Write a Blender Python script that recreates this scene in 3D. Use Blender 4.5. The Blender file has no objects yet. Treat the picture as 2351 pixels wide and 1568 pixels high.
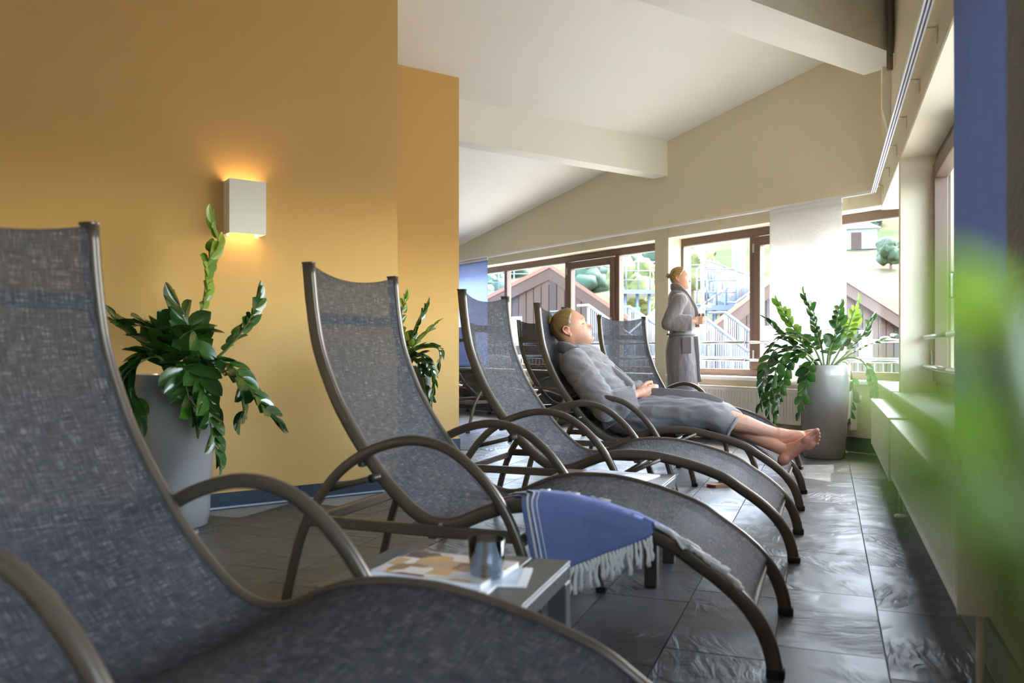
import bpy, bmesh, math, random
import numpy as np
from mathutils import Vector, Matrix, noise as mnoise

# ------------------------------------------------------------------ camera, sky, sun, exposure
SC = bpy.context.scene
COL = SC.collection
IMW, IMH = 2351, 1568
F_PX, Y_HOR, CX = 1897.0, 804.0, 1175.5
T1, T2, CAM_H = 0.364844, -0.610135, 0.85      # yaw of the camera to the window wall, of the gable wall, eye height

cam_d = bpy.data.cameras.new('camera'); cam = bpy.data.objects.new('camera', cam_d); COL.objects.link(cam)
cam.location = (0, 0, CAM_H); cam.rotation_euler = (math.pi/2, 0, T1)
cam_d.sensor_width = 36.0; cam_d.lens = F_PX/IMW*36.0
cam_d.shift_y = (Y_HOR-IMH/2)/IMW
cam_d.clip_start = 0.02; cam_d.clip_end = 500
cam_d.dof.use_dof = True; cam_d.dof.focus_distance = 5.7; cam_d.dof.aperture_fstop = 3.2
SC.camera = cam

world = bpy.data.worlds.new('world'); SC.world = world; world.use_nodes = True
wn = world.node_tree.nodes; wl = world.node_tree.links
sky = wn.new('ShaderNodeTexSky'); sky.sky_type = 'NISHITA'; sky.sun_disc = False
sky.sun_elevation = math.radians(56); sky.sun_rotation = math.radians(20); sky.air_density = 1.0; sky.dust_density = 2.5
wn['Background'].inputs['Strength'].default_value = 1.0
tint = wn.new('ShaderNodeMix'); tint.data_type = 'RGBA'; tint.blend_type = 'MULTIPLY'; tint.inputs['Factor'].default_value = 1.0
tint.inputs['B'].default_value = (1.04, 1.0, 0.94, 1)                     # thin warm haze
wl.new(sky.outputs[0], tint.inputs['A']); wl.new(tint.outputs['Result'], wn['Background'].inputs['Color'])

SC.view_settings.view_transform = 'Standard'; SC.view_settings.look = 'None'
SC.view_settings.gamma = 1.0; SC.view_settings.use_curve_mapping = False
SC.view_settings.exposure = 2.4
SC.cycles.use_denoising = True
SC.cycles.max_bounces = 12; SC.cycles.diffuse_bounces = 6; SC.cycles.transparent_max_bounces = 16
SC.cycles.sample_clamp_indirect = 8.0

# building axes: D2 runs along the gable window wall to the left, D4 outwards through it; C0 the room's corner
D2 = Vector((math.sin(T2-T1), math.cos(T2-T1), 0)); D4 = Vector((math.cos(T2-T1), -math.sin(T2-T1), 0))
UU = np.array([math.cos(T1), -math.sin(T1)]); VV = np.array([math.sin(T1), math.cos(T1)])
def w_ray(px, py):
    r = np.array([(px-CX)/F_PX, 1.0]); return Vector((r@UU, r@VV, -(py-Y_HOR)/F_PX))
def on_z(px, py, z=0.0):
    r = w_ray(px, py); k = (z-CAM_H)/r.z; return Vector((r.x*k, r.y*k, z))
def on_plane(px, py, point, normal):
    r = w_ray(px, py); o = Vector((0, 0, CAM_H)); k = (Vector(point)-o).dot(normal)/r.dot(normal); return o+r*k
def at_depth(px, py, Z):
    r = w_ray(px, py); return Vector((r.x*Z, r.y*Z, CAM_H+r.z*Z))
C0 = on_z(2024, 1046.7)
RX = C0.x                                             # inner face of the right wall
def bc(s, t, z=0.0):
    p = C0+D2*s+D4*t; return Vector((p.x, p.y, z))
def ceil_z(s): return 3.394-0.158*s
A4 = math.atan2(D4.y, D4.x)

sun_d = bpy.data.lights.new('sun', 'SUN'); sun = bpy.data.objects.new('sun', sun_d); COL.objects.link(sun)
sun_d.energy = 3.2; sun_d.angle = math.radians(0.55); sun_d.color = (1.0, 0.95, 0.86)
_sd = (-(D4*0.9-D2*0.35).normalized()*math.cos(math.radians(58)))
sun.rotation_euler = Vector((_sd.x, _sd.y, -math.sin(math.radians(58)))).to_track_quat('-Z', 'Y').to_euler()

random.seed(7); np.random.seed(7)

# ------------------------------------------------------------------ materials
MATS = {}
def lin(c):
    return tuple(((x/255.0)/12.92 if x/255.0 <= 0.04045 else ((x/255.0+0.055)/1.055)**2.4) for x in c)
def mat(name, rgb, rough=0.6, metal=0.0, spec=0.5, bump=None, var=None, sheen=0.0, coat=0.0, sss=0.0):
    """rgb sRGB 0-255; bump=(scale,strength,detail); var=(scale,amount)"""
    if name in MATS: return MATS[name]
    m = bpy.data.materials.new(name); m.use_nodes = True; MATS[name] = m
    nt = m.node_tree; b = nt.nodes['Principled BSDF']
    col = lin(rgb)+(1,)
    b.inputs['Base Color'].default_value = col; b.inputs['Roughness'].default_value = rough
    b.inputs['Metallic'].default_value = metal; b.inputs['Specular IOR Level'].default_value = spec
    if sheen: b.inputs['Sheen Weight'].default_value = sheen
    if coat: b.inputs['Coat Weight'].default_value = coat; b.inputs['Coat Roughness'].default_value = 0.08
    if sss:
        b.inputs['Subsurface Weight'].default_value = sss; b.inputs['Subsurface Radius'].default_value = (0.01, 0.004, 0.002)
        b.inputs['Subsurface Scale'].default_value = 0.6
    tc = nt.nodes.new('ShaderNodeTexCoord')
    if var:
        n = nt.nodes.new('ShaderNodeTexNoise'); n.inputs['Scale'].default_value = var[0]; n.inputs['Detail'].default_value = 5
        nt.links.new(tc.outputs['Object'], n.inputs['Vector'])
        mr = nt.nodes.new('ShaderNodeMapRange'); mr.inputs['To Min'].default_value = 1-var[1]; mr.inputs['To Max'].default_value = 1+var[1]
        nt.links.new(n.outputs['Fac'], mr.inputs['Value'])
        mx = nt.nodes.new('ShaderNodeMix'); mx.data_type = 'RGBA'; mx.blend_type = 'MULTIPLY'; mx.inputs['Factor'].default_value = 1
        mx.inputs['A'].default_value = col; nt.links.new(mr.outputs[0], mx.inputs['B']); nt.links.new(mx.outputs['Result'], b.inputs['Base Color'])
    if bump:
        n = nt.nodes.new('ShaderNodeTexNoise'); n.inputs['Scale'].default_value = bump[0]
        n.inputs['Detail'].default_value = bump[2] if len(bump) > 2 else 3
        nt.links.new(tc.outputs['Object'], n.inputs['Vector'])
        bp = nt.nodes.new('ShaderNodeBump'); bp.inputs['Strength'].default_value = bump[1]; bp.inputs['Distance'].default_value = 0.01
        nt.links.new(n.outputs['Fac'], bp.inputs['Height']); nt.links.new(bp.outputs[0], b.inputs['Normal'])
    return m

M_CEIL = mat('ceiling_paint', (232, 230, 222), 0.85, bump=(220, 0.02))
M_BEAM = mat('beam_paint', (236, 232, 220), 0.8, bump=(220, 0.02))
M_GREIGE = mat('greige_wall_paint', (228, 219, 192), 0.85, bump=(260, 0.04))
M_CREAM = mat('cream_reveal_paint', (238, 228, 203), 0.8, bump=(260, 0.03))
M_OCHRE = mat('ochre_wall_paint', (210, 167, 100), 0.8, bump=(300, 0.06), var=(0.8, 0.03))
M_SILL = mat('white_sill', (240, 240, 236), 0.35)
M_WHITE = mat('white_enamel', (238, 236, 228), 0.35)
M_RAILW = mat('white_rail', (240, 240, 240), 0.4)
M_GROOVE = mat('rail_groove', (70, 75, 110), 0.6)
M_BRKT = mat('bracket_cream', (222, 206, 160), 0.45)
M_BROWNF = mat('brown_window_frame', (112, 90, 76), 0.4, var=(3, 0.05))
M_BLACK = mat('black_rubber', (28, 27, 26), 0.6)
M_STEEL = mat('brushed_steel', (205, 205, 208), 0.28, metal=1.0)
M_BRONZE = mat('bronze_aluminium', (98, 85, 71), 0.34, metal=0.55, spec=0.6)
M_SKIRT = mat('slate_skirting', (42, 52, 66), 0.5, bump=(30, 0.25, 6), var=(8, 0.25))
M_GROUT = mat('grout', (140, 140, 138), 0.9)
M_POT = mat('grey_lacquer_pot', (138, 131, 127), 0.22, coat=0.5, var=(2, 0.03))
M_SOIL = mat('dark_soil', (52, 40, 30), 0.95, bump=(60, 0.8), var=(30, 0.4))
M_STEM = mat('plant_stem', (96, 110, 62), 0.45, var=(20, 0.15))
M_TABLE = mat('anthracite_table', (92, 90, 86), 0.4, metal=0.3)
M_PAPER = mat('paper', (240, 238, 234), 0.6)
M_FRINGE = mat('white_fringe', (238, 232, 222), 0.9)
M_HAIRTIE = mat('hair_tie', (60, 42, 30), 0.7)

def slate():
    m = bpy.data.materials.new('slate_tile'); m.use_nodes = True; nt = m.node_tree; b = nt.nodes['Principled BSDF']; L = nt.links.new
    tc = nt.nodes.new('ShaderNodeTexCoord'); oi = nt.nodes.new('ShaderNodeObjectInfo')
    vm = nt.nodes.new('ShaderNodeVectorMath'); vm.operation = 'SCALE'
    comb = nt.nodes.new('ShaderNodeCombineXYZ')
    L(oi.outputs['Random'], comb.inputs[0]); L(oi.outputs['Random'], comb.inputs[1])
    L(comb.outputs[0], vm.inputs[0]); vm.inputs['Scale'].default_value = 37.0
    ad = nt.nodes.new('ShaderNodeVectorMath'); ad.operation = 'ADD'; L(tc.outputs['Object'], ad.inputs[0]); L(vm.outputs[0], ad.inputs[1])
    vr = nt.nodes.new('ShaderNodeVectorRotate'); vr.rotation_type = 'Z_AXIS'
    mu = nt.nodes.new('ShaderNodeMath'); mu.operation = 'MULTIPLY'; mu.inputs[1].default_value = 6.28; L(oi.outputs['Random'], mu.inputs[0])
    L(mu.outputs[0], vr.inputs['Angle']); L(ad.outputs[0], vr.inputs['Vector'])
    mp = nt.nodes.new('ShaderNodeMapping'); mp.inputs['Scale'].default_value = (3.0, 9.0, 1.0); L(vr.outputs[0], mp.inputs['Vector'])
    n1 = nt.nodes.new('ShaderNodeTexNoise'); n1.inputs['Scale'].default_value = 2.2; n1.inputs['Detail'].default_value = 7; n1.inputs['Distortion'].default_value = 1.6
    L(mp.outputs[0], n1.inputs['Vector'])
    n2 = nt.nodes.new('ShaderNodeTexNoise'); n2.inputs['Scale'].default_value = 3.0; L(ad.outputs[0], n2.inputs['Vector'])
    cr = nt.nodes.new('ShaderNodeValToRGB'); cr.color_ramp.elements[0].position = 0.42; cr.color_ramp.elements[1].position = 0.62
    L(n2.outputs['Fac'], cr.inputs[0])
    ml = nt.nodes.new('ShaderNodeMath'); ml.operation = 'MULTIPLY'; L(n1.outputs['Fac'], ml.inputs[0]); L(cr.outputs[0], ml.inputs[1])
    bp = nt.nodes.new('ShaderNodeBump'); bp.inputs['Strength'].default_value = 1.0; bp.inputs['Distance'].default_value = 0.012
    L(ml.outputs[0], bp.inputs['Height']); L(bp.outputs[0], b.inputs['Normal'])
    rp = nt.nodes.new('ShaderNodeValToRGB')
    rp.color_ramp.elements[0].color = lin((50, 52, 55))+(1,); rp.color_ramp.elements[1].color = lin((82, 84, 86))+(1,)
    ad2 = nt.nodes.new('ShaderNodeMath'); ad2.operation = 'MULTIPLY_ADD'; ad2.inputs[1].default_value = 0.5; L(oi.outputs['Random'], ad2.inputs[0])
    h2 = nt.nodes.new('ShaderNodeMath'); h2.operation = 'MULTIPLY'; h2.inputs[1].default_value = 0.6; L(n1.outputs['Fac'], h2.inputs[0]); L(h2.outputs[0], ad2.inputs[2])
    L(ad2.outputs[0], rp.inputs[0]); L(rp.outputs[0], b.inputs['Base Color'])
    b.inputs['Roughness'].default_value = 0.40; b.inputs['Specular IOR Level'].default_value = 0.45
    return m
M_SLATE = slate()

def sling_mat():
    m = bpy.data.materials.new('woven_sling'); m.use_nodes = True; nt = m.node_tree; b = nt.nodes['Principled BSDF']; L = nt.links.new
    tc = nt.nodes.new('ShaderNodeTexCoord')
    def streak(scale):
        mp = nt.nodes.new('ShaderNodeMapping'); mp.inputs['Scale'].default_value = scale; L(tc.outputs['UV'], mp.inputs['Vector'])
        n = nt.nodes.new('ShaderNodeTexNoise'); n.inputs['Scale'].default_value = 1.0; n.inputs['Detail'].default_value = 3; L(mp.outputs[0], n.inputs['Vector']); return n
    a = streak((26, 330, 1)); c = streak((420, 20, 1)); d = streak((1100, 130, 1))
    s1 = nt.nodes.new('ShaderNodeMath'); s1.operation = 'ADD'; L(a.outputs['Fac'], s1.inputs[0]); L(c.outputs['Fac'], s1.inputs[1])
    s2 = nt.nodes.new('ShaderNodeMath'); s2.operation = 'MULTIPLY_ADD'; s2.inputs[1].default_value = 0.5; L(d.outputs['Fac'], s2.inputs[0]); L(s1.outputs[0], s2.inputs[2])
    mr = nt.nodes.new('ShaderNodeMapRange'); mr.inputs['From Min'].default_value = 1.0; mr.inputs['From Max'].default_value = 1.52; L(s2.outputs[0], mr.inputs['Value'])
    rp = nt.nodes.new('ShaderNodeValToRGB'); e = rp.color_ramp.elements
    e[0].color = lin((36, 35, 39))+(1,); e[1].color = lin((112, 105, 98))+(1,); k = e.new(0.5); k.color = lin((62, 60, 64))+(1,)
    L(mr.outputs[0], rp.inputs[0]); L(rp.outputs[0], b.inputs['Base Color'])
    b.inputs['Roughness'].default_value = 0.75; b.inputs['Specular IOR Level'].default_value = 0.15
    tr = nt.nodes.new('ShaderNodeBsdfTransparent'); mx = nt.nodes.new('ShaderNodeMixShader'); mx.inputs[0].default_value = 0.29
    L(b.outputs[0], mx.inputs[1]); L(tr.outputs[0], mx.inputs[2]); L(mx.outputs[0], nt.nodes['Material Output'].inputs[0])
    return m
M_SLING = sling_mat()

def glass_pane():
    m = bpy.data.materials.new('window_glass'); m.use_nodes = True; nt = m.node_tree; L = nt.links.new
    nt.nodes.remove(nt.nodes['Principled BSDF'])
    tr = nt.nodes.new('ShaderNodeBsdfTransparent'); tr.inputs[0].default_value = (0.97, 0.985, 0.98, 1)
    gl = nt.nodes.new('ShaderNodeBsdfGlossy'); gl.inputs['Roughness'].default_value = 0.02
    lw = nt.nodes.new('ShaderNodeLayerWeight'); lw.inputs['Blend'].default_value = 0.5
    pw = nt.nodes.new('ShaderNodeMath'); pw.operation = 'POWER'; pw.inputs[1].default_value = 4.0; L(lw.outputs['Facing'], pw.inputs[0])
    ma = nt.nodes.new('ShaderNodeMath'); ma.operation = 'MULTIPLY_ADD'; ma.inputs[1].default_value = 0.5; ma.inputs[2].default_value = 0.03; L(pw.outputs[0], ma.inputs[0])
    mx = nt.nodes.new('ShaderNodeMixShader'); L(ma.outputs[0], mx.inputs[0]); L(tr.outputs[0], mx.inputs[1]); L(gl.outputs[0], mx.inputs[2])
    L(mx.outputs[0], nt.nodes['Material Output'].inputs[0]); return m
M_PANE = glass_pane()
def tumbler_glass(name, rgb):
    m = bpy.data.materials.new(name); m.use_nodes = True; b = m.node_tree.nodes['Principled BSDF']
    b.inputs['Base Color'].default_value = lin(rgb)+(1,); b.inputs['Transmission Weight'].default_value = 1.0
    b.inputs['Roughness'].default_value = 0.03; b.inputs['IOR'].default_value = 1.4; return m
M_TUMB = tumbler_glass('blue_grey_glass', (196, 212, 226)); M_CLEAR = tumbler_glass('clear_glass', (240, 245, 248))

def cloth(name, rgb, trans=0.0, transl=0.3, wave=None, var=(30, 0.08), stretch=(1, 1, 1)):
    m = bpy.data.materials.new(name); m.use_nodes = True; nt = m.node_tree; b = nt.nodes['Principled BSDF']; L = nt.links.new
    col = lin(rgb)+(1,); b.inputs['Roughness'].default_value = 0.9; b.inputs['Specular IOR Level'].default_value = 0.1
    tc = nt.nodes.new('ShaderNodeTexCoord'); mp = nt.nodes.new('ShaderNodeMapping'); mp.inputs['Scale'].default_value = stretch
    L(tc.outputs['Object'], mp.inputs['Vector'])
    n = nt.nodes.new('ShaderNodeTexNoise'); n.inputs['Scale'].default_value = var[0]; n.inputs['Detail'].default_value = 4; L(mp.outputs[0], n.inputs['Vector'])
    mr = nt.nodes.new('ShaderNodeMapRange'); mr.inputs['To Min'].default_value = 1-var[1]; mr.inputs['To Max'].default_value = 1+var[1]; L(n.outputs['Fac'], mr.inputs['Value'])
    mx = nt.nodes.new('ShaderNodeMix'); mx.data_type = 'RGBA'; mx.blend_type = 'MULTIPLY'; mx.inputs['Factor'].default_value = 1
    mx.inputs['A'].default_value = col; L(mr.outputs[0], mx.inputs['B'])
    out_col = mx.outputs['Result']
    L(out_col, b.inputs['Base Color'])
    if wave:
        wv = nt.nodes.new('ShaderNodeTexWave'); wv.wave_type = 'BANDS'; wv.bands_direction = 'Z'; wv.inputs['Scale'].default_value = wave
        wv.inputs['Distortion'].default_value = 7.0; wv.inputs['Detail Scale'].default_value = 4.0; wv.inputs['Detail'].default_value = 1.0
        L(tc.outputs['Object'], wv.inputs['Vector'])
        bp = nt.nodes.new('ShaderNodeBump'); bp.inputs['Strength'].default_value = 0.5; bp.inputs['Distance'].default_value = 0.01
        L(wv.outputs['Fac'], bp.inputs['Height']); L(bp.outputs[0], b.inputs['Normal'])
    tl = nt.nodes.new('ShaderNodeBsdfTranslucent'); L(out_col, tl.inputs['Color'])
    m1 = nt.nodes.new('ShaderNodeMixShader'); m1.inputs[0].default_value = transl; L(b.outputs[0], m1.inputs[1]); L(tl.outputs[0], m1.inputs[2])
    last = m1
    if trans:
        tr = nt.nodes.new('ShaderNodeBsdfTransparent'); m2 = nt.nodes.new('ShaderNodeMixShader'); m2.inputs[0].default_value = trans
        L(m1.outputs[0], m2.inputs[1]); L(tr.outputs[0], m2.inputs[2]); last = m2
    L(last.outputs[0], nt.nodes['Material Output'].inputs[0]); return m
M_BLUEC = cloth('blue_curtain_cloth', (126, 134, 160), transl=0.4, var=(9, 0.12), stretch=(1, 1, 4))
M_BLUEL = cloth('blue_backlit_cloth', (170, 182, 212), transl=0.8, var=(9, 0.10), stretch=(1, 1, 4))  # paler copy of the blue curtain cloth; backlight painted into its colour
M_GREYP = cloth('grey_patterned_cloth', (156, 152, 148), transl=0.12, wave=5.0, var=(30, 0.02))
M_SHEER = cloth('white_sheer_panel', (234, 234, 231), trans=0.08, transl=0.44, wave=5.0, var=(30, 0.02))
M_TOWEL = cloth('blue_towel_cloth', (122, 132, 176), transl=0.05, var=(60, 0.1))
M_TOWELW = cloth('towel_white_stripe', (226, 220, 212), transl=0.05)

def attr_mat(name, rough=0.5, sss=0.0, sheen=0.0, bump=None, spec=0.5):
    m = bpy.data.materials.new(name); m.use_nodes = True; nt = m.node_tree; b = nt.nodes['Principled BSDF']
    a = nt.nodes.new('ShaderNodeAttribute'); a.attribute_name = 'tint'; nt.links.new(a.outputs['Color'], b.inputs['Base Color'])
    b.inputs['Roughness'].default_value = rough; b.inputs['Specular IOR Level'].default_value = spec
    if sheen: b.inputs['Sheen Weight'].default_value = sheen
    if sss:
        b.inputs['Subsurface Weight'].default_value = sss; b.inputs['Subsurface Radius'].default_value = (0.012, 0.004, 0.002); b.inputs['Subsurface Scale'].default_value = 0.5
    if bump:
        tc = nt.nodes.new('ShaderNodeTexCoord'); n = nt.nodes.new('ShaderNodeTexNoise'); n.inputs['Scale'].default_value = bump[0]
        nt.links.new(tc.outputs['Object'], n.inputs['Vector']); bp = nt.nodes.new('ShaderNodeBump'); bp.inputs['Strength'].default_value = bump[1]
        bp.inputs['Distance'].default_value = 0.005; nt.links.new(n.outputs['Fac'], bp.inputs['Height']); nt.links.new(bp.outputs[0], b.inputs['Normal'])
    return m
M_SKIN = attr_mat('skin', 0.48, sss=0.12, spec=0.4)
M_HAIR = attr_mat('blond_hair', 0.38, spec=0.5)
M_ROBE = mat('grey_terry_robe', (116, 105, 101), 0.95, spec=0.15, sheen=0.4, bump=(420, 0.22, 2), var=(16, 0.10))

def leaf_mat(name, rgb, rgb2):
    m = bpy.data.materials.new(name); m.use_nodes = True; nt = m.node_tree; b = nt.nodes['Principled BSDF']; L = nt.links.new
    oi = nt.nodes.new('ShaderNodeObjectInfo'); rp = nt.nodes.new('ShaderNodeValToRGB')
    rp.color_ramp.elements[0].color = lin(rgb)+(1,); rp.color_ramp.elements[1].color = lin(rgb2)+(1,); rp.color_ramp.elements[1].position = 1.0
    L(oi.outputs['Random'], rp.inputs[0]); L(rp.outputs[0], b.inputs['Base Color'])
    b.inputs['Roughness'].default_value = 0.22; b.inputs['Specular IOR Level'].default_value = 0.6
    tl = nt.nodes.new('ShaderNodeBsdfTranslucent'); hs = nt.nodes.new('ShaderNodeHueSaturation'); hs.inputs['Value'].default_value = 1.6
    L(rp.outputs[0], hs.inputs['Color']); L(hs.outputs[0], tl.inputs[0])
    mx = nt.nodes.new('ShaderNodeMixShader'); mx.inputs[0].default_value = 0.22; L(b.outputs[0], mx.inputs[1]); L(tl.outputs[0], mx.inputs[2])
    L(mx.outputs[0], nt.nodes['Material Output'].inputs[0]); return m
M_LEAF = leaf_mat('zz_leaf', (30, 62, 24), (62, 98, 36)); M_LEAFY = leaf_mat('zz_leaf_young', (92, 128, 42), (142, 166, 62))

# ------------------------------------------------------------------ mesh helpers
def link(name, me, m=None, parent=None):
    o = bpy.data.objects.new(name, me); COL.objects.link(o)
    if me is not None and m is not None and not me.materials: me.materials.append(m)
    if parent is not None: o.parent = parent
    return o
def make(name, verts, faces, m, parent=None, smooth=False):
    me = bpy.data.meshes.new(name); me.from_pydata([tuple(v) for v in verts], [], faces); me.update()
    if smooth: me.polygons.foreach_set('use_smooth', [True]*len(me.polygons))
    return link(name, me, m, parent)
def empty(name, loc=(0, 0, 0), rz=0.0, parent=None):
    o = bpy.data.objects.new(name, None); COL.objects.link(o); o.location = loc; o.rotation_euler = (0, 0, rz)
    o.empty_display_size = 0.1
    if parent is not None: o.parent = parent
    return o
def tag(o, label, cat, group=None, kind=None):
    o['label'] = label; o['category'] = cat
    if group: o['group'] = group
    if kind: o['kind'] = kind
    return o
def struct(o): o['kind'] = 'structure'; return o
def copy_tree(o, parent=None):
    c = o.copy(); COL.objects.link(c); c.parent = parent
    for ch in [x for x in o.children]: copy_tree(ch, c)
    return c
def box(name, a, b, m, parent=None, bevel=0.0, seg=1, M=None):
    bm = bmesh.new(); bmesh.ops.create_cube(bm, size=1.0)
    a = Vector(a); b = Vector(b)
    for v in bm.verts: v.co = Vector(((a.x+b.x)/2+v.co.x*(b.x-a.x), (a.y+b.y)/2+v.co.y*(b.y-a.y), (a.z+b.z)/2+v.co.z*(b.z-a.z)))
    if bevel: bmesh.ops.bevel(bm, geom=bm.edges[:], offset=bevel, segments=seg, affect='EDGES', profile=0.5)
    if M is not None: bm.transform(M)
    bmesh.ops.recalc_face_normals(bm, faces=bm.faces)
    me = bpy.data.meshes.new(name); bm.to_mesh(me); bm.free()
    return link(name, me, m, parent)
BM = Matrix(((D4.x, D2.x, 0, C0.x), (D4.y, D2.y, 0, C0.y), (0, 0, 1, 0), (0, 0, 0, 1)))     # (t, s, z) -> world
def bbox_(name, s0, s1, t0, t1, z0, z1, m, parent=None, bevel=0.0):
    return box(name, (min(t0, t1), min(s0, s1), z0), (max(t0, t1), max(s0, s1), z1), m, parent, bevel, 1, BM)
def prism(name, pts, depth_vec, m, parent=None):
    n = len(pts); d = Vector(depth_vec)
    vs = [Vector(p) for p in pts]+[Vector(p)+d for p in pts]
    fs = [list(range(n))[::-1], list(range(n, 2*n))]+[[i, (i+1) % n, n+(i+1) % n, n+i] for i in range(n)]
    o = make(name, vs, fs, m, parent)
    bm = bmesh.new(); bm.from_mesh(o.data); bmesh.ops.recalc_face_normals(bm, faces=bm.faces); bm.to_mesh(o.data); bm.free()
    return o
def catmull(pts, n=6):
    P = [Vector(p) for p in pts]; P = [P[0]*2-P[1]]+P+[P[-1]*2-P[-2]]; out = []
    for i in range(1, len(P)-2):
        p0, p1, p2, p3 = P[i-1:i+3]
        for k in range(n):
            t = k/n
            out.append(0.5*((2*p1)+(-p0+p2)*t+(2*p0-5*p1+4*p2-p3)*t*t+(-p0+3*p1-3*p2+p3)*t**3))
    out.append(P[-2]); return out
def sweep_data(path, prof, side=None, taper=None, cap=True):
    """prof: list of (a,b) along (normal, side); side: fixed lateral axis or None"""
    vs = []; fs = []; n = len(prof); L = len(path); prev = None
    for i, p in enumerate(path):
        t = (path[min(i+1, L-1)]-path[max(i-1, 0)]).normalized()
        if side is not None: sd = Vector(side)
        else:
            ref = prev if prev is not None else (Vector((0, 0, 1)) if abs(t.z) < 0.9 else Vector((1, 0, 0)))
            sd = (ref-t*ref.dot(t)).normalized(); prev = sd
        nn = sd.cross(t).normalized(); k = taper(i/(L-1)) if taper else 1.0
        for a, b in prof: vs.append(p+nn*(a*k)+sd*(b*k))
    for i in range(L-1):
        for j in range(n):
            fs.append([i*n+j, i*n+(j+1) % n, (i+1)*n+(j+1) % n, (i+1)*n+j])
    if cap: fs += [list(range(n))[::-1], [(L-1)*n+j for j in range(n)]]
    return vs, fs
def circ(r, n=8, r2=None):
    return [(r*math.cos(2*math.pi*i/n), (r2 or r)*math.sin(2*math.pi*i/n)) for i in range(n)]
def rrect(a, b, c):
    q = []
    for sx, sy, a0 in ((1, 1, 0), (-1, 1, 90), (-1, -1, 180), (1, -1, 270)):
        for k in (0, 45, 90):
            an = math.radians(a0+k); q.append((sx*(a-c)+c*math.cos(an), sy*(b-c)+c*math.sin(an)))
    return q
def tube(name, path, prof, m, parent=None, side=None, taper=None, smooth=True):
    vs, fs = sweep_data([Vector(p) for p in path], prof, side, taper)
    o = make(name, vs, fs, m, parent, smooth)
    return o
def lathe(name, prof, m, parent=None, n=40, loc=(0, 0, 0), close=True):
    vs = []; fs = []
    for r, z in prof:
        for k in range(n):
            a = 2*math.pi*k/n; vs.append((loc[0]+r*math.cos(a), loc[1]+r*math.sin(a), loc[2]+z))
    for i in range(len(prof)-1):
        for k in range(n): fs.append([i*n+k, i*n+(k+1) % n, (i+1)*n+(k+1) % n, (i+1)*n+k])
    if close: fs += [list(range(n))[::-1], [(len(prof)-1)*n+k for k in range(n)]]
    return make(name, vs, fs, m, parent, True)
def auto_smooth(o, ang=40):
    me = o.data; me.polygons.foreach_set('use_smooth', [True]*len(me.polygons))
    bm = bmesh.new(); bm.from_mesh(me)
    for e in bm.edges:
        if len(e.link_faces) == 2 and e.calc_face_angle(0) > math.radians(ang): e.smooth = False
    bm.to_mesh(me); bm.free(); return o
# ------------------------------------------------------------------ the setting
SILL, HEAD = 0.60, 2.02
S_NEAR, S_NICHE = 0.78, 2.03
T_NEAR_END = -3.93; T_NICHE_END = -2.735
RD = 0.19                                            # depth of the window reveals
floor = struct(box('floor', (-13, -6, -0.30), (3.0, 18, -0.006), M_GROUT))
# slate tiles: columns along y, pitch 0.294 x 0.605, staggered
PU, PV, U0 = 0.294, 0.605, 0.1505
def tile_mesh(k):
    bm = bmesh.new(); gx = 5; gy = 2; hw = PU/2-0.0022; hl = PV/2-0.0022
    rnd = random.Random(k); V = []
    for j in range(gy+1):
        for i in range(gx+1):
            edge = i in (0, gx) or j in (0, gy)
            V.append(bm.verts.new((-hw+2*hw*i/gx, -hl+2*hl*j/gy, (0 if edge else rnd.uniform(-0.0012, 0.0008)))))
    for j in range(gy):
        for i in range(gx):
            a = j*(gx+1)+i; bm.faces.new((V[a], V[a+1], V[a+gx+2], V[a+gx+1]))
    ring = [V[i] for i in range(gx+1)]+[V[j*(gx+1)+gx] for j in range(1, gy+1)]+[V[gy*(gx+1)+i] for i in range(gx-1, -1, -1)]+[V[j*(gx+1)] for j in range(gy-1, 0, -1)]
    low = [bm.verts.new((v.co.x*1.004, v.co.y*1.002, -0.0058)) for v in ring]
    for i in range(len(ring)):
        j = (i+1) % len(ring); bm.faces.new((ring[j], ring[i], low[i], low[j]))
    bmesh.ops.recalc_face_normals(bm, faces=bm.faces)
    for f in bm.faces: f.smooth = False
    me = bpy.data.meshes.new('tile'); bm.to_mesh(me); bm.free(); me.materials.append(M_SLATE); return me
TILES = [tile_mesh(k) for k in range(6)]
def in_room(x, y):
    if x > RX-0.02: return False
    r = Vector((x, y, 0))-C0; s = r.dot(D2); t = r.dot(D4)
    if t > -0.02: return False
    if s > S_NEAR-0.02 and t < T_NEAR_END+0.1 : return False
    if s > S_NICHE-0.02 and t < T_NICHE_END: return False
    return s < 7.9
cand = []
fwd = Vector((-math.sin(T1), math.cos(T1))); rgt = Vector((math.cos(T1), math.sin(T1)))
for ci in range(-42, 2):
    off = (0.093+0.151*ci+(0.3 if ci % 3 == 0 else 0)) % PV
    if ci == 0: off = 2.493 % PV
    if ci == 1: off = 2.953 % PV
    for k in range(-3, 28):
        x = U0+(ci-0.5)*PU; y = off+(k+0.5)*PV
        p = Vector((x, y)); Z = p.dot(fwd); X = p.dot(rgt)
        if Z < 0.5: continue
        px = CX+F_PX*X/Z; py = Y_HOR+F_PX*CAM_H/Z
        if not (-250 < px < 2500 and py < 1850): continue
        if not in_room(x, y) and not in_room(x-0.12, y-0.2) : continue
        cand.append((Z, x, y))
cand.sort()
for i, (Z, x, y) in enumerate(cand[:298]):
    o = bpy.data.objects.new('tile', TILES[i % 6]); COL.objects.link(o); o.parent = floor
    o.location = (x, y, 0); o.rotation_euler = (0, 0, math.pi*(i % 2))
rest = cand[298:]
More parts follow.
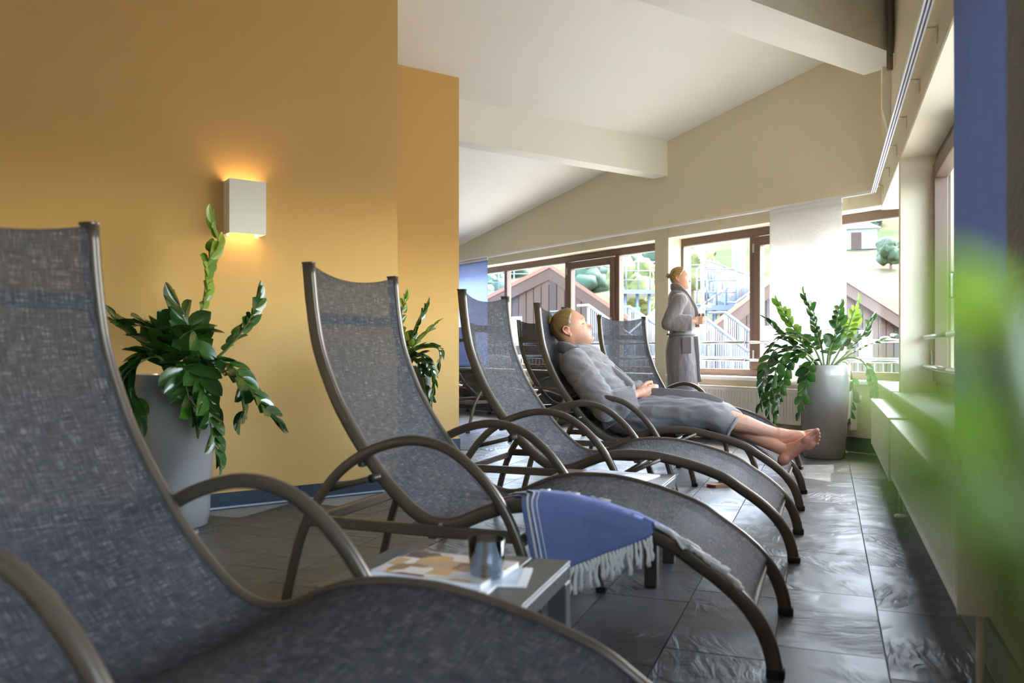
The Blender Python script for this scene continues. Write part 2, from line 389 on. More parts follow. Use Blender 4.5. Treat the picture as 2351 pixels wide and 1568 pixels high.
if rest:
    vs = []; fs = []
    for Z, x, y in rest:
        n = len(vs); hw = PU/2-0.0022; hl = PV/2-0.0022
        vs += [(x-hw, y-hl, 0), (x+hw, y-hl, 0), (x+hw, y+hl, 0), (x-hw, y+hl, 0), (x-hw, y-hl, -.0058), (x+hw, y-hl, -.0058), (x+hw, y+hl, -.0058), (x-hw, y+hl, -.0058)]
        fs += [[n, n+1, n+2, n+3], [n, n+4, n+5, n+1], [n+1, n+5, n+6, n+2], [n+2, n+6, n+7, n+3], [n+3, n+7, n+4, n]]
    o = make('far_tiles', vs, fs, M_SLATE, floor); o['kind'] = 'stuff'

# ceiling slab, sloping along the gable wall
cs = [(-8.5, -10.5), (-8.5, 0.6), (8.6, 0.6), (8.6, -10.5)]
cv = [bc(s, t, ceil_z(s)) for s, t in cs]
struct(prism('ceiling', cv, (0, 0, 0.25), M_CEIL))

# back (gable) wall with two window openings; outer corner runs past the inner one
def rake(name, s0, s1, z0, t0, t1, m):
    pts = [bc(s0, t0, z0), bc(s1, t0, z0), bc(s1, t0, ceil_z(s1)+0.02), bc(s0, t0, ceil_z(s0)+0.02)]
    return struct(prism(name, pts, D4*(t1-t0), m))
OUT = 0.34
S_OPEN_L0, S_OPEN_L1, S_P0, S_P1 = 2.55, 6.95, 2.358, 2.55
wall_back = rake('wall_back', -0.02, 8.0, HEAD, 0, OUT, M_GREIGE)
bbox_('lower_wall', -0.10, 8.0, 0, OUT, 0, SILL-0.035, M_GREIGE, wall_back)
bbox_('pillar', S_P0, S_P1, 0, OUT, SILL-0.035, HEAD, M_GREIGE, wall_back)
bbox_('left_pier', S_OPEN_L1, 8.0, 0, OUT, SILL-0.035, HEAD, M_GREIGE, wall_back)
bbox_('reveal_lining', S_P0-0.004, S_P0, 0.004, RD, SILL, HEAD, M_CREAM, wall_back)
bbox_('soffit_lining', -0.02, S_P0, 0.004, RD, HEAD-0.004, HEAD, M_CREAM, wall_back)
bbox_('soffit_lining', S_P1, S_OPEN_L1, 0.004, RD, HEAD-0.004, HEAD, M_CREAM, wall_back)
# right wall along y
V_P0, V_P1 = 5.418, 5.54
YR0 = -4.6
wall_right = struct(prism('wall_right', [(RX, YR0, HEAD-0.02), (RX, C0.y+0.02, HEAD-0.02), (RX, C0.y+0.02, ceil_z(0)+0.05), (RX, YR0, ceil_z(-6.7)+0.05)], (0.34, 0, 0), M_GREIGE))
box('lower_wall', (RX, YR0, 0), (RX+0.34, C0.y+0.25, SILL-0.035), M_GREIGE, wall_right)
box('pillar', (RX, V_P0, SILL-0.035), (RX+0.34, V_P1, HEAD-0.02), M_CREAM, wall_right)
box('soffit_lining', (RX+0.004, YR0, HEAD-0.024), (RX+RD, C0.y+0.12, HEAD-0.02), M_CREAM, wall_right)
box('pillar', (RX, 0.9, SILL-0.035), (RX+0.34, 1.05, HEAD-0.02), M_CREAM, wall_right)
box('pillar', (RX, YR0, SILL-0.035), (RX+0.34, -1.2, HEAD-0.02), M_CREAM, wall_right)  # unseen stretch, closed solid to cut the light on the near left
# orange walls
def solid(name, s0, s1, t0, t1, m):
    pts = [bc(s0, t0, 0), bc(s1, t0, 0), bc(s1, t0, ceil_z(s1)+0.03), bc(s0, t0, ceil_z(s0)+0.03)]
    return struct(prism(name, pts, D4*(t1-t0), m))
solid('wall_left', S_NEAR, S_NICHE+0.02, -9.6, T_NEAR_END, M_OCHRE)
solid('wall_niche', S_NICHE, S_NICHE+0.22, T_NEAR_END-0.5, T_NICHE_END, M_OCHRE)
solid('wall_rear', -7.2, S_NEAR, -9.8, -9.6, M_GREIGE)
solid('wall_far_left', 8.0, 8.2, -7.0, OUT, M_GREIGE)
solid('wall_lobby', S_NICHE+0.2, 8.2, -7.2, -7.0, M_GREIGE)
# beams
def beam(s0, s1, z0, t0, t1):
    pts = [bc(s0, t0, z0), bc(s1, t0, z0), bc(s1, t0, ceil_z(s1)+0.02), bc(s0, t0, ceil_z(s0)+0.02)]
    return struct(prism('ceiling_beam', pts, D4*(t1-t0), M_BEAM))
beam(2.37, 2.567, 2.662, -6.9, 0.0)
b1 = beam(-0.73, -0.37, 2.80, -9.5, (Vector((RX, 6.25, 0))-C0).dot(D4))
pb = Vector((RX, 6.58, 0))
struct(prism('beam_bracket', [(RX-0.055, 6.22, 2.80), (RX-0.001, 6.22, 2.80), (RX-0.001, 6.22, 2.30), (RX-0.055, 6.22, 2.52)], (0, 0.12, 0), M_BEAM))
struct(tube('beam_pipe', [(RX-0.03, 5.86, 2.66), (RX-0.03, 5.86, 3.6)], circ(0.02, 10), mat('taupe_pipe', (120, 108, 94), 0.5)))
# skirtings: dark slate tiles with a pale joint below
def skirting(name, p0, p1, inward, h=0.085, tl=0.605):
    p0 = Vector(p0); p1 = Vector(p1); d = (p1-p0); L = d.length; d.normalize(); nrm = Vector(inward)
    root = struct(make(name, [p0, p1, p1+nrm*0.006, p0+nrm*0.006]+[q+Vector((0, 0, 0.012)) for q in (p0, p1, p1+nrm*0.006, p0+nrm*0.006)],
                       [[3, 2, 1, 0], [4, 5, 6, 7], [0, 1, 5, 4], [1, 2, 6, 5], [2, 3, 7, 6], [3, 0, 4, 7]], mat('pale_joint', (176, 182, 186), 0.8)))
    n = max(1, round(L/tl)); 
    for i in range(n):
        a = p0+d*(L*i/n+0.002); b = p0+d*(L*(i+1)/n-0.002)
        prism('skirting_tile', [a+Vector((0, 0, 0.012)), b+Vector((0, 0, 0.012)), b+Vector((0, 0, h)), a+Vector((0, 0, h))], nrm*0.010, M_SKIRT, root)
skirting('baseboard_left', bc(S_NEAR, -9.5), bc(S_NEAR, T_NEAR_END), -D2)
skirting('baseboard_niche', bc(S_NICHE, T_NEAR_END), bc(S_NICHE, T_NICHE_END+0.01), -D2, h=0.13)
skirting('baseboard_niche_return', bc(S_NICHE, T_NEAR_END), bc(S_NEAR, T_NEAR_END), D4)
skirting('baseboard_niche_end', bc(S_NICHE, T_NICHE_END), bc(S_NICHE+.22, T_NICHE_END), D4, h=0.13, tl=0.3)
skirting('baseboard_back', bc(-0.0, 0), bc(8.0, 0), -D4, h=0.13)
skirting('baseboard_right', (RX, YR0, 0), (RX, C0.y, 0), (-1, 0, 0), h=0.13)
# sills
S1 = struct(bbox_('trim_1', -0.12, S_P0-0.0, -0.045, RD+0.02, SILL-0.035, SILL, M_SILL, bevel=0.006))
S2 = struct(bbox_('trim_2', S_P1, S_OPEN_L1, -0.045, RD+0.02, SILL-0.035, SILL, M_SILL, bevel=0.006))
S3 = struct(box('trim_3', (RX-0.045, V_P1, SILL-0.035), (RX+RD+.02, C0.y+0.1, SILL), M_SILL, bevel=0.006))
S4 = struct(box('trim_4', (RX-0.045, 1.05, SILL-0.035), (RX+RD+.02, V_P0, SILL), M_SILL, bevel=0.006))
S5 = struct(box('trim_5', (RX-0.045, -1.2, SILL-0.035), (RX+RD+.02, 0.9, SILL), M_SILL, bevel=0.006))

# windows: local x along the wall, y outwards, z up; built in a frame
def window(name, M, width, units, bars=True):
    """units: list of (x0, x1, kind) fixed / sash"""
    root = struct(empty(name)); z0, z1 = SILL, HEAD-0.004
    def bx(nm, a, b, m=M_BROWNF, par=root, bev=0.004): return box(nm, a, b, m, par, bev, 1, M)
    bx('frame_head', (0, 0, z1-0.075), (width, 0.075, z1)); bx('frame_foot', (0, 0, z0), (width, 0.075, z0+0.065))
    xs = sorted({u[0] for u in units} | {u[1] for u in units})
    for x in xs: bx('mullion', (max(0, x-0.032), -0.001, z0+0.064), (min(width, x+0.032), 0.074, z1-0.074))
    for x0, x1, kind in units:
        a, b = x0+0.032, x1-0.032; lo, hi = z0+0.065, z1-0.075
        if kind == 'sash':
            sh = empty('sash', parent=root); w = 0.075
            bx('sash_stile', (a+.004, -0.022, lo+.004), (a+w, 0.05, hi-.012), par=sh); bx('sash_stile', (b-w, -0.022, lo+.004), (b-.004, 0.05, hi-.012), par=sh)
            bx('sash_rail', (a+w, -0.022, lo+.004), (b-w, 0.05, lo+w+.01), par=sh); bx('sash_rail', (a+w, -0.022, hi-w-.022), (b-w, 0.05, hi-.012), par=sh)
            bx('pane', (a+w-.005, 0.015, lo+w), (b-w+.005, 0.027, hi-w), M_PANE, sh, 0)
            for zz in (lo+0.1, hi-0.16): bx('hinge', (a-.006, -0.032, zz), (a+.012, -0.018, zz+0.085), M_STEEL, sh, 0.002)
            bx('handle', (b-.05, -0.05, 1.10), (b-.026, -0.024, 1.23), M_STEEL, sh, 0.008)
        else:
            bx('glazing_bead', (a, 0.004, hi-.012), (b, 0.035, hi), mat('pale_bead', (206, 200, 194), .4)); 
            bx('pane', (a, 0.03, lo), (b, 0.042, hi-.004), M_PANE, root, 0)
        if bars:
            for zz in (0.755, 0.925):
                y = -0.062
                r_ = tube('guard_bar', [M@Vector((a+.0, y, zz)), M@Vector((b-.0, y, zz))], circ(0.014, 10), M_STEEL, root)
                for q in (a+.012, b-.012): tube('bar_bracket', [M@Vector((q, y, zz)), M@Vector((q, 0.0, zz))], circ(0.008, 6), M_BLACK, root)
    return root
# back wall: x runs along -D2 (to the right in the picture) so that the sash opens as photographed
def wm_back(s_left): # origin at the left end, x along -D2, y along D4
    o = bc(s_left, RD)
    return Matrix(((-D2.x, D4.x, 0, o.x), (-D2.y, D4.y, 0, o.y), (0, 0, 1, 0), (0, 0, 0, 1)))
def s_of(px): # s of a pixel column on the back window plane
    p = on_plane(px, 700, bc(0, RD), D4); return (p-C0).dot(D2)
wl_ = S_OPEN_L1
sa, sb = s_of(1301), s_of(1417)
window('window_1', wm_back(wl_), wl_-S_P1, [(0, (wl_-sa)/2, 'fixed'), ((wl_-sa)/2, wl_-sa, 'fixed'), (wl_-sa, wl_-sb, 'sash'), (wl_-sb, wl_-S_P1, 'fixed')])
sc_, sd_ = s_of(1727), s_of(1925)
window('window_2', wm_back(S_P0), S_P0+0.20, [(0, S_P0-sc_, 'fixed'), (S_P0-sc_, S_P0-sd_, 'sash'), (S_P0-sd_, S_P0+0.20, 'fixed')])
def wm_right(y_far): # x along -y, outwards +x
    return Matrix(((0, 1, 0, RX+RD), (-1, 0, 0, y_far), (0, 0, 1, 0), (0, 0, 0, 1)))
window('window_3', wm_right(V_P0), V_P0-1.05, [(0, 1.0, 'sash'), (1.0, 2.6, 'fixed'), (2.6, V_P0-1.05, 'fixed')])
window('window_4', wm_right(C0.y+0.06), C0.y+0.06-V_P1, [(0, C0.y+0.06-V_P1, 'fixed')])
window('window_5', wm_right(0.9), 2.1, [(0, 1.05, 'fixed'), (1.05, 2.1, 'fixed')])
# unseen overhang added outside to cut the sun at the gable windows
SUN_CUT = mat('sun_cut_boards', (150, 120, 92), 0.7)
rv = [bc(-0.4, OUT, 2.45), bc(8.2, OUT, 2.45), bc(8.2, OUT+0.75, 2.45), bc(-0.9, OUT+0.75, 2.45)]
struct(prism('sun_cut_overhang', rv, (0, 0, 0.2), SUN_CUT))

# ------------------------------------------------------------------ radiators
def radiator(name, M, length, label, group='white panel radiators under the windows', z0=0.20, z1=0.50):
    root = empty(name); tag(root, label, 'radiator', group)
    box('back_panel', (0, 0.055, z0+.01), (length, 0.085, z1-.01), M_WHITE, root, 0.004, 1, M)
    n = int(length/0.033); vs = []; fs = []
    prof = []
    for i in range(n):
        x = 0.03+(length-0.06)*i/n; w = (length-0.06)/n
        prof += [(x, 0.0), (x+w*0.55, 0.0), (x+w*0.7, 0.012), (x+w*0.85, 0.012)]
    prof = [(0.0, 0.0)]+prof+[(length, 0.0)]
    zz = (z0, z0+0.025, z0+0.035, z1-0.035, z1-0.025, z1)
    for k, z in enumerate(zz):
        fl = k in (0, 1, 4, 5)
        for x, y in prof: vs.append(M@Vector((x, 0 if fl else y, z)))
    L = len(prof)
    for k in range(5):
        for i in range(L-1): fs.append([k*L+i, k*L+i+1, (k+1)*L+i+1, (k+1)*L+i])
    b0 = len(vs); vs += [M@Vector((0, 0.02, z0)), M@Vector((length, 0.02, z0)), M@Vector((length, 0.02, z1)), M@Vector((0, 0.02, z1))]
    fs += [[b0, b0+3, b0+2, b0+1], [0, b0, b0+1, L-1], [5*L, 5*L+L-1, b0+2, b0+3]]
    make('front_panel', vs, fs, M_WHITE, root)
    box('top_grille', (0, -0.004, z1), (length, 0.09, z1+0.012), M_WHITE, root, 0.003, 1, M)
    box('side_cover', (-0.004, -0.002, z0-0.005), (0.002, 0.09, z1+0.01), M_WHITE, root, 0.0, 1, M); box('side_cover', (length-0.002, -0.002, z0-0.005), (length+0.004, 0.09, z1+0.01), M_WHITE, root, 0, 1, M)
    for x in (length*0.12, length*0.88):
        box('wall_bracket', (x, 0.085, z0+.05), (x+.03, 0.115, z1-.05), M_WHITE, root, 0, 1, M)
    for x in (length-0.09,):
        p = tube('pipe', [M@Vector((x, 0.06, z0+.01)), M@Vector((x, 0.06, 0.004))], circ(0.009, 8), M_WHITE, root)
        q = M@Vector((x, 0.06, 0)); lathe('pipe_collar', [(0.03, 0.001), (0.028, 0.012), (0.012, 0.018)], M_WHITE, root, 14, q)
    v = M@Vector((length+0.045, 0.045, z1-0.04)); 
    tube('valve_knob', [M@Vector((length+0.004, 0.045, z1-.04)), M@Vector((length+0.02, 0.045, z1-.04)), M@Vector((length+0.028, 0.045, z1-.04)), M@Vector((length+.075, 0.045, z1-.04))], circ(0.02, 14), M_WHITE, root, taper=lambda q: 0.7 if q < 0.4 else 1.0)
    return root
def rm_back(s_left, off=0.12):
    o = bc(s_left, -off); return Matrix(((-D2.x, D4.x, 0, o.x), (-D2.y, D4.y, 0, o.y), (0, 0, 1, 0), (0, 0, 0, 1)))
def rm_right(y_far, off=0.12): return Matrix(((0, 1, 0, RX-off), (-1, 0, 0, y_far), (0, 0, 1, 0), (0, 0, 0, 1)))
radiator('radiator', rm_back(2.25), 2.05, 'long white ribbed radiator behind the potted plant by the corner')
radiator('radiator', rm_back(4.35), 1.6, 'white ribbed radiator under the left window nearest the pillar')
radiator('radiator', rm_back(6.75), 2.0, 'white ribbed radiator under the left window at the far end')
radiator('radiator', rm_right(6.29), 1.75, 'white radiator on the right wall nearer the corner')
radiator('radiator', rm_right(4.40), 2.21, 'white radiator on the right wall nearer the blue curtain', z0=0.235)

# ------------------------------------------------------------------ curtain rails and hanging panels
def curtain_rail(name, p0, p1, side, label, nb, z=2.115):
    root = empty(name, (0, 0, 0)); tag(root, label, 'curtain rail', 'white curtain rails along the window walls')
    p0 = Vector((p0[0], p0[1], z)); p1 = Vector((p1[0], p1[1], z)); sd = Vector(side); d = (p1-p0)
    def bar(nm, off, w, zz, h, m):
        a = p0+sd*(off-w/2); b = p1+sd*(off-w/2)
        return prism(nm, [a+Vector((0, 0, zz)), a+sd*w+Vector((0, 0, zz)), a+sd*w+Vector((0, 0, zz+h)), a+Vector((0, 0, zz+h))], d, m, root)
    bar('rail_body', 0, 0.034, 0.004, 0.016, M_RAILW)
    for o_ in (-0.014, 0.0, 0.014): bar('track_lip', o_, 0.007, -0.002, 0.008, M_RAILW)
    for o_ in (-0.007, 0.007): bar('track_groove', o_, 0.007, 0.002, 0.004, M_GROOVE)
    for i in range(nb):
        q = p0+d*((i+0.35)/nb)
        tube('bracket_arm', [q+Vector((0, 0, 0.008)), q-sd*0.056+Vector((0, 0, 0.008))], circ(0.004, 6), M_STEEL, root)
        w = q-sd*0.060; dd = d.normalized()
        prism('bracket_plate', [w-dd*0.008+Vector((0, 0, -0.055)), w+dd*0.008+Vector((0, 0, -0.055)), w+dd*0.008+Vector((0, 0, 0.014)), w-dd*0.008+Vector((0, 0, 0.014))], sd*0.004, M_BRKT, root)
    return root
RO = 0.062
xr = RX-RO
a0 = bc(0, -RO); kk = (xr-a0.x)/(-D2.x); corner_r = a0-D2*kk
curtain_rail('curtain_rail', corner_r+D2*0.01, bc(7.6, -RO), -D4, 'long white curtain rail above the gable wall windows', 11)
curtain_rail('curtain_rail', (xr, corner_r.y), (xr, -4.2), (-1, 0, 0), 'white double curtain rail running along the right wall', 17)

def panel(name, p0, p1, z0, z1, m, wav, label, nx=40, nz=30, thick=0.0025, hem=True, seed=0):
    """hanging cloth panel from p0 to p1 (xy), with soft vertical waves of depth wav"""
    p0 = Vector((p0[0], p0[1], 0)); p1 = Vector((p1[0], p1[1], 0)); d = p1-p0; nrm = Vector((-d.y, d.x, 0)).normalized()
    root = empty(name, (p0+p1)/2); 
    vs = []; fs = []; c = (p0+p1)/2
    for side in (0, 1):
        for j in range(nz+1):
            for i in range(nx+1):
                u = i/nx; k = 1-0.75*(j/nz)**1.5 if False else 1.0
                w = wav*math.sin(u*2*math.pi*2.2+seed+0.5*math.sin(j/nz*2))*(0.25+0.75*(1-j/nz))+wav*0.3*mnoise.noise(Vector((u*6, j/nz*5, seed)))
                p = p0+d*u+nrm*(w+(thick if side else 0))-c; vs.append((p.x, p.y, z0+(z1-z0)*j/nz))
    W = nx+1; N = (nz+1)*W
    for j in range(nz):
        for i in range(nx):
            a = j*W+i; fs.append([a, a+1, a+W+1, a+W]); fs.append([N+a, N+a+W, N+a+W+1, N+a+1])
    for i in range(nx): fs.append([i, N+i, N+i+1, i+1]); b = nz*W+i; fs.append([b, b+1, N+b+1, N+b])
    for j in range(nz): a = j*W; fs.append([a, a+W, N+a+W, N+a]); a = j*W+nx; fs.append([a, N+a, N+a+W, a+W])
    o = make('cloth', vs, fs, m, root, True)
    dd = d.normalized()
    a = p0-c; b = p1-c
    prism('top_carrier', [a+nrm*-.004+Vector((0, 0, z1-.01)), a+nrm*.008+Vector((0, 0, z1-.01)), a+nrm*.008+Vector((0, 0, z1+.022)), a+nrm*-.004+Vector((0, 0, z1+.022))], d, M_RAILW, root)
    prism('bottom_weight', [a+nrm*-.003+Vector((0, 0, z0)), a+nrm*.006+Vector((0, 0, z0)), a+nrm*.006+Vector((0, 0, z0+.02)), a+nrm*-.003+Vector((0, 0, z0+.02))], d, M_RAILW, root)
    tag(root, label, 'curtain'); return root
def back_pt(px, off): # point of a pixel column on a plane in front of the gable wall
    return on_plane(px, 700, bc(0, -off), D4)
panel('hanging_panel', back_pt(1767, RO), back_pt(1933, RO), 0.545, 2.09, M_SHEER, 0.002, 'white patterned sheer panel hanging behind the potted plant', hem=True)
panel('hanging_panel', back_pt(1040, RO-.005), back_pt(1119, RO-.005), 0.605, 2.09, M_BLUEL, 0.012, 'blue panel curtain at the far left window beside the ochre wall', seed=1)
def right_pt(px, off): return on_plane(px, 700, (RX-off, 0, 0), Vector((1, 0, 0)))
panel('hanging_panel', right_pt(2189, RO-.004), right_pt(2316, RO-.004), 0.53, 2.09, M_BLUEC, 0.004, 'blue panel curtain hanging at the right wall', seed=2)
panel('hanging_panel', right_pt(2312, RO+.008), right_pt(2620, RO+.008), 0.53, 2.09, M_GREYP, 0.008, 'pale grey patterned panel at the right edge beside the blue curtain', seed=3)

# ------------------------------------------------------------------ wall lamp
def sconce():
    pl = bc(S_NEAR-0.11, 0); a = on_plane(526.5, 470, pl, D2); b = on_plane(611, 470, pl, D2)
    ta = (a-C0).dot(D4); tb = (b-C0).dot(D4); zt = on_plane(526.5, 408.6, pl, D2).z; zb = on_plane(526.5, 533, pl, D2).z
    root = empty('wall_lamp', bc(S_NEAR, (ta+tb)/2, zb)); tag(root, 'white box-shaped wall lamp glowing warm on the ochre wall', 'wall lamp')
    Mi = Matrix.Translation(-root.location)@BM
    mw = mat('lamp_white', (236, 232, 222), 0.55); s0, s1 = S_NEAR-0.11, S_NEAR
    def bx(nm, sa, sb, t0, t1, z0, z1, m, bev=0.001): return box(nm, (t0, sa, z0), (t1, sb, z1), m, root, bev, 1, Mi)
    bx('front_panel', s0, s0+.004, ta, tb, zb, zt, mw); bx('side_panel', s0+.004, s1, ta, ta+.004, zb, zt, mw); bx('side_panel', s0+.004, s1, tb-.004, tb, zb, zt, mw)
    bx('back_plate', s1-.006, s1, ta+.03, tb-.03, zb+.03, zt-.03, mw)
    bx('mounting_clip', s1-.035, s1-.02, tb-.035, tb-.02, zb-.012, zb+.03, mw); bx('mounting_clip', s1-.03, s1-.015, ta+.006, ta+.02, zb-.012, zb+.03, mw)
    em = bpy.data.materials.new('warm_bulb'); em.use_nodes = True; b_ = em.node_tree.nodes['Principled BSDF']
    b_.inputs['Emission Color'].default_value = (1.0, 0.70, 0.42, 1); b_.inputs['Emission Strength'].default_value = 11
    c = bc((s0+s1)/2, (ta+tb)/2, (zt+zb)/2)-root.location
    lathe('bulb', [(0.004, -0.05), (0.018, -0.045), (0.022, -0.02), (0.022, 0.02), (0.018, 0.045), (0.004, 0.05)], em, root, 12, c)
sconce()
# ------------------------------------------------------------------ loungers
RAIL = [(-1.426, 1.13), (-1.411, .984), (-1.385, .851), (-1.333, .72), (-1.285, .633), (-1.218, .536), (-1.148, .45), (-1.075, .382), (-1.028, .349), (-.981, .331),
        (-.935, .327), (-.889, .336), (-.845, .356), (-.80, .375), (-.757, .389), (-.692, .401), (-.62, .404), (-.55, .401), (-.46, .386), (-.36, .360), (-.265, .325), (-.2, .284), (-.125, .233), (-.07, .183),
        (-.034, .134), (-.013, .089), (-.001, .045), (.005, .004)]
ARM = [(-1.50, .004), (-1.475, .10), (-1.44, .23), (-1.395, .335), (-1.32, .44), (-1.245, .505), (-1.15, .553), (-1.033, .579), (-.923, .560), (-.832, .500), (-.757, .417), (-.704, .321), (-.66, .19), (-.628, .07), (-.612, .004)]
LW = 0.573; YR = LW/2-0.0125; YA = LW/2+0.022
def lounger(name, label, group, rot=0.0, tops=None):
    root = empty(name); tag(root, label, 'lounger', group)
    path2 = catmull([Vector((x, 0, z)) for x, z in RAIL], 4)
    for sgn in (-1, 1):
        pth = [p+Vector((0, sgn*YR, 0)) for p in path2]
        r = tube('side_rail', pth, rrect(0.021, 0.0125, 0.010), M_BRONZE, root, side=(0, 1, 0))
        for p, d in ((pth[0], Vector((0, 0, 1))),):
            box('rail_cap', p+Vector((-.0205, -.0122, -.003)), p+Vector((.0205, .0122, .003)), M_BRONZE, r, 0.002)
        box('foot_cap', pth[-1]+Vector((-.024, -.015, -.004)), pth[-1]+Vector((.024, .015, .022)), M_BLACK, r, 0.004)
    # sling: closed thin sheet between the rails, slightly sagging, curved at its upper edge
    sp = [p for p in path2 if p.z > 0.17 or p.x < -0.3]
    nx = 14; vs = []; uv = []; L = len(sp); acc = 0
    for side in (0, 1):
        acc = 0
        for i, p in enumerate(sp):
            t = (sp[min(i+1, L-1)]-sp[max(i-1, 0)]).normalized(); n = Vector((-t.z, 0, t.x)); n = n if n.z > 0 or n.x > 0 else -n
            if i: acc += (sp[i]-sp[i-1]).length
            for j in range(nx+1):
                y = -1+2*j/nx; sag = -0.022*(1-y*y)*(1.0 if p.z > 0.45 else 0.6)
                q = p+n*(0.012+sag-(0.0022 if side else 0))+Vector((0, y*(YR-0.004), 0))
                if i == 0: q = q-Vector((0, 0, 0.006+0.032*(1-y*y)))
                elif i == 1: q = q-Vector((0, 0, 0.02*(1-y*y)))
                vs.append(q); uv.append((acc, (y+1)*0.28))
    W = nx+1; N = L*W; fs = []
    for i in range(L-1):
        for j in range(nx):
            a = i*W+j; fs.append([a, a+1, a+W+1, a+W]); fs.append([N+a, N+a+W, N+a+W+1, N+a+1])
    for j in range(nx): fs.append([j, N+j, N+j+1, j+1]); a = (L-1)*W+j; fs.append([a, a+1, N+a+1, N+a])
    s = make('sling', vs, fs, M_SLING, root, True); ul = s.data.uv_layers.new(name='UVMap')
    for lp in s.data.loops: ul.data[lp.index].uv = uv[lp.vertex_index]
    me = s.data
    ap = catmull([Vector((x, 0, z)) for x, z in ARM], 4)
    for sgn in (-1, 1):
        y = sgn*YA
        a = tube('armrest', [p+Vector((0, y, 0)) for p in ap], rrect(0.0155, 0.0125, 0.009), M_BRONZE, root, side=(0, 1, 0))
        for e in (ap[0], ap[-1]): box('foot_cap', e+Vector((-.018, y-.014, -.004)), e+Vector((.018, y+.014, .018)), M_BLACK, a, 0.003)
        box('lower_bar', (-1.415, y-.010, .296), (-.70, y+.010, .330), M_BRONZE, root, 0.004)
        rd = tube('adjuster_rod', [(-1.335, y-sgn*.005, .413), (-1.15, y-sgn*.012, .463)], circ(0.0095, 8), M_BRONZE, root)
        tube('collar', [(-1.185, y-sgn*.010, .4535), (-1.165, y-sgn*.011, .459)], circ(0.0135, 10), M_BLACK, rd)
        tube('diagonal_brace', [(-.69, y-sgn*.012, .305), (-.52, y-sgn*.03, .388)], rrect(0.010, 0.008, 0.004), M_BRONZE, root)
        tube('pivot_bolt', [(-.95, y-sgn*.002, .312), (-.95, y-sgn*.004, .325), (-.95, sgn*YR, .332)], circ(0.006, 6), M_STEEL, root)
    def cross(x, z, w, h, yy=YR, nm='crossbar'): box(nm, (x-w/2, -yy, z-h/2), (x+w/2, yy, z+h/2), M_BRONZE, root, 0.004)
    cross(-1.427, .955, .010, .036, YR-.011); cross(-.97, .298, .03, .022, YA); cross(-1.42, .30, .022, .03, YA); cross(-.69, .30, .022, .03, YA); cross(-.06, .150, .02, .02); cross(-1.236, .494, .02, .02); cross(-.62, .375, .03, .018)
    if rot:
        for ch in root.children: pass
    return root
L0 = lounger('sun_lounger', 'foreground bronze lounger with grey woven sling, cropped by the left edge', 'grey sling loungers')
def place(o, x, y, rz): o.location = (x, y, 0); o.rotation_euler = (0, 0, rz); return o
GRP = 'grey sling loungers'
def lcopy(label, x, y, rz):
    c = copy_tree(L0); c['label'] = label; place(c, x, y, rz); return c
place(L0, -0.10, 1.10, 0)
lcopy('grey sling lounger with a blue fringed towel over its side', -0.131, 2.52, 0)
lcopy('empty grey sling lounger between the towel lounger and the reclining man', -0.131, 3.766, 0).scale = (1.018, 1, 1)
L4 = lcopy('grey sling lounger on which the man in the robe reclines', -0.142, 4.92, 0); L4.scale = (1.033, 1, 1)
f5 = at_depth(1836, 1077, 1.0)
_p = on_z(1836, 1077); _a = math.radians(-28.1); _y = Vector((-math.sin(_a), math.cos(_a), 0))
_p5 = _p-_y*(LW/2)
lcopy('grey sling lounger turned at an angle behind the reclining man', _p5.x, _p5.y, _a)
for s_, t_, lb in ((2.25, -0.36, 'grey sling lounger facing the left window, seen from behind beside the man\'s head'), (3.75, -0.27, 'grey sling lounger facing the left window, half hidden by the ochre wall end'),
                   (5.70, -0.20, 'grey sling lounger at the far left window, only its feet showing')):
    q = bc(s_, t_); lcopy(lb, q.x, q.y, A4)

# ------------------------------------------------------------------ side tables
def side_table(label, cx, cy, rz, z=0.35, w=0.46, d=0.42):
    root = empty('side_table', (cx, cy, 0), rz); tag(root, label, 'side table', 'low anthracite side tables between the loungers')
    box('apron', (-w/2, -d/2, z-.045), (w/2, -d/2+.02, z-.008), M_TABLE, root, .003); box('apron', (-w/2, d/2-.02, z-.045), (w/2, d/2, z-.008), M_TABLE, root, .003)
    box('apron', (-w/2, -d/2+.02, z-.045), (-w/2+.02, d/2-.02, z-.008), M_TABLE, root, .003); box('apron', (w/2-.02, -d/2+.02, z-.045), (w/2, d/2-.02, z-.008), M_TABLE, root, .003)
    n = 5; sw = w/n
    for i in range(n): box('slat', (-w/2+i*sw+(.004 if i else 0), -d/2, z-.008), (-w/2+(i+1)*sw-(.004 if i < n-1 else 0), d/2, z), M_TABLE, root, .002)
    for sx in (-1, 1):
        for sy in (-1, 1):
            x = sx*(w/2-.0225); y = sy*(d/2-.0225); box('leg', (x-.0225, y-.0225, 0), (x+.0225, y+.0225, z-.046), M_TABLE, root, .003)
    return root
TZ = 0.35
tc1 = on_z(1303, 1288, TZ); n1 = on_z(1196, 1400, TZ)
T1X = (tc1.x+n1.x)/2-0.23; T1Y = (tc1.y+n1.y)/2
side_table('low slatted side table in the foreground holding magazines and a tumbler', T1X, T1Y, math.radians(2.0), w=0.46, d=max(0.36, tc1.y-n1.y))
side_table('low slatted side table behind the towel lounger with papers on it', -0.80, 3.14, 0, w=0.46, d=0.40)
def magazine(label, c, w, d, th, rz, cover, group='magazines on the side tables'):
    root = empty('magazine', c, rz); tag(root, label, 'magazine', group)
    box('pages', (-w/2+.002, -d/2+.002, .0006), (w/2-.002, d/2-.002, th-.0006), M_PAPER, root)
    box('cover', (-w/2, -d/2, th-.0006), (w/2, d/2, th), cover, root); box('back_cover', (-w/2, -d/2, 0), (w/2, d/2, .0006), M_PAPER, root)
    return root
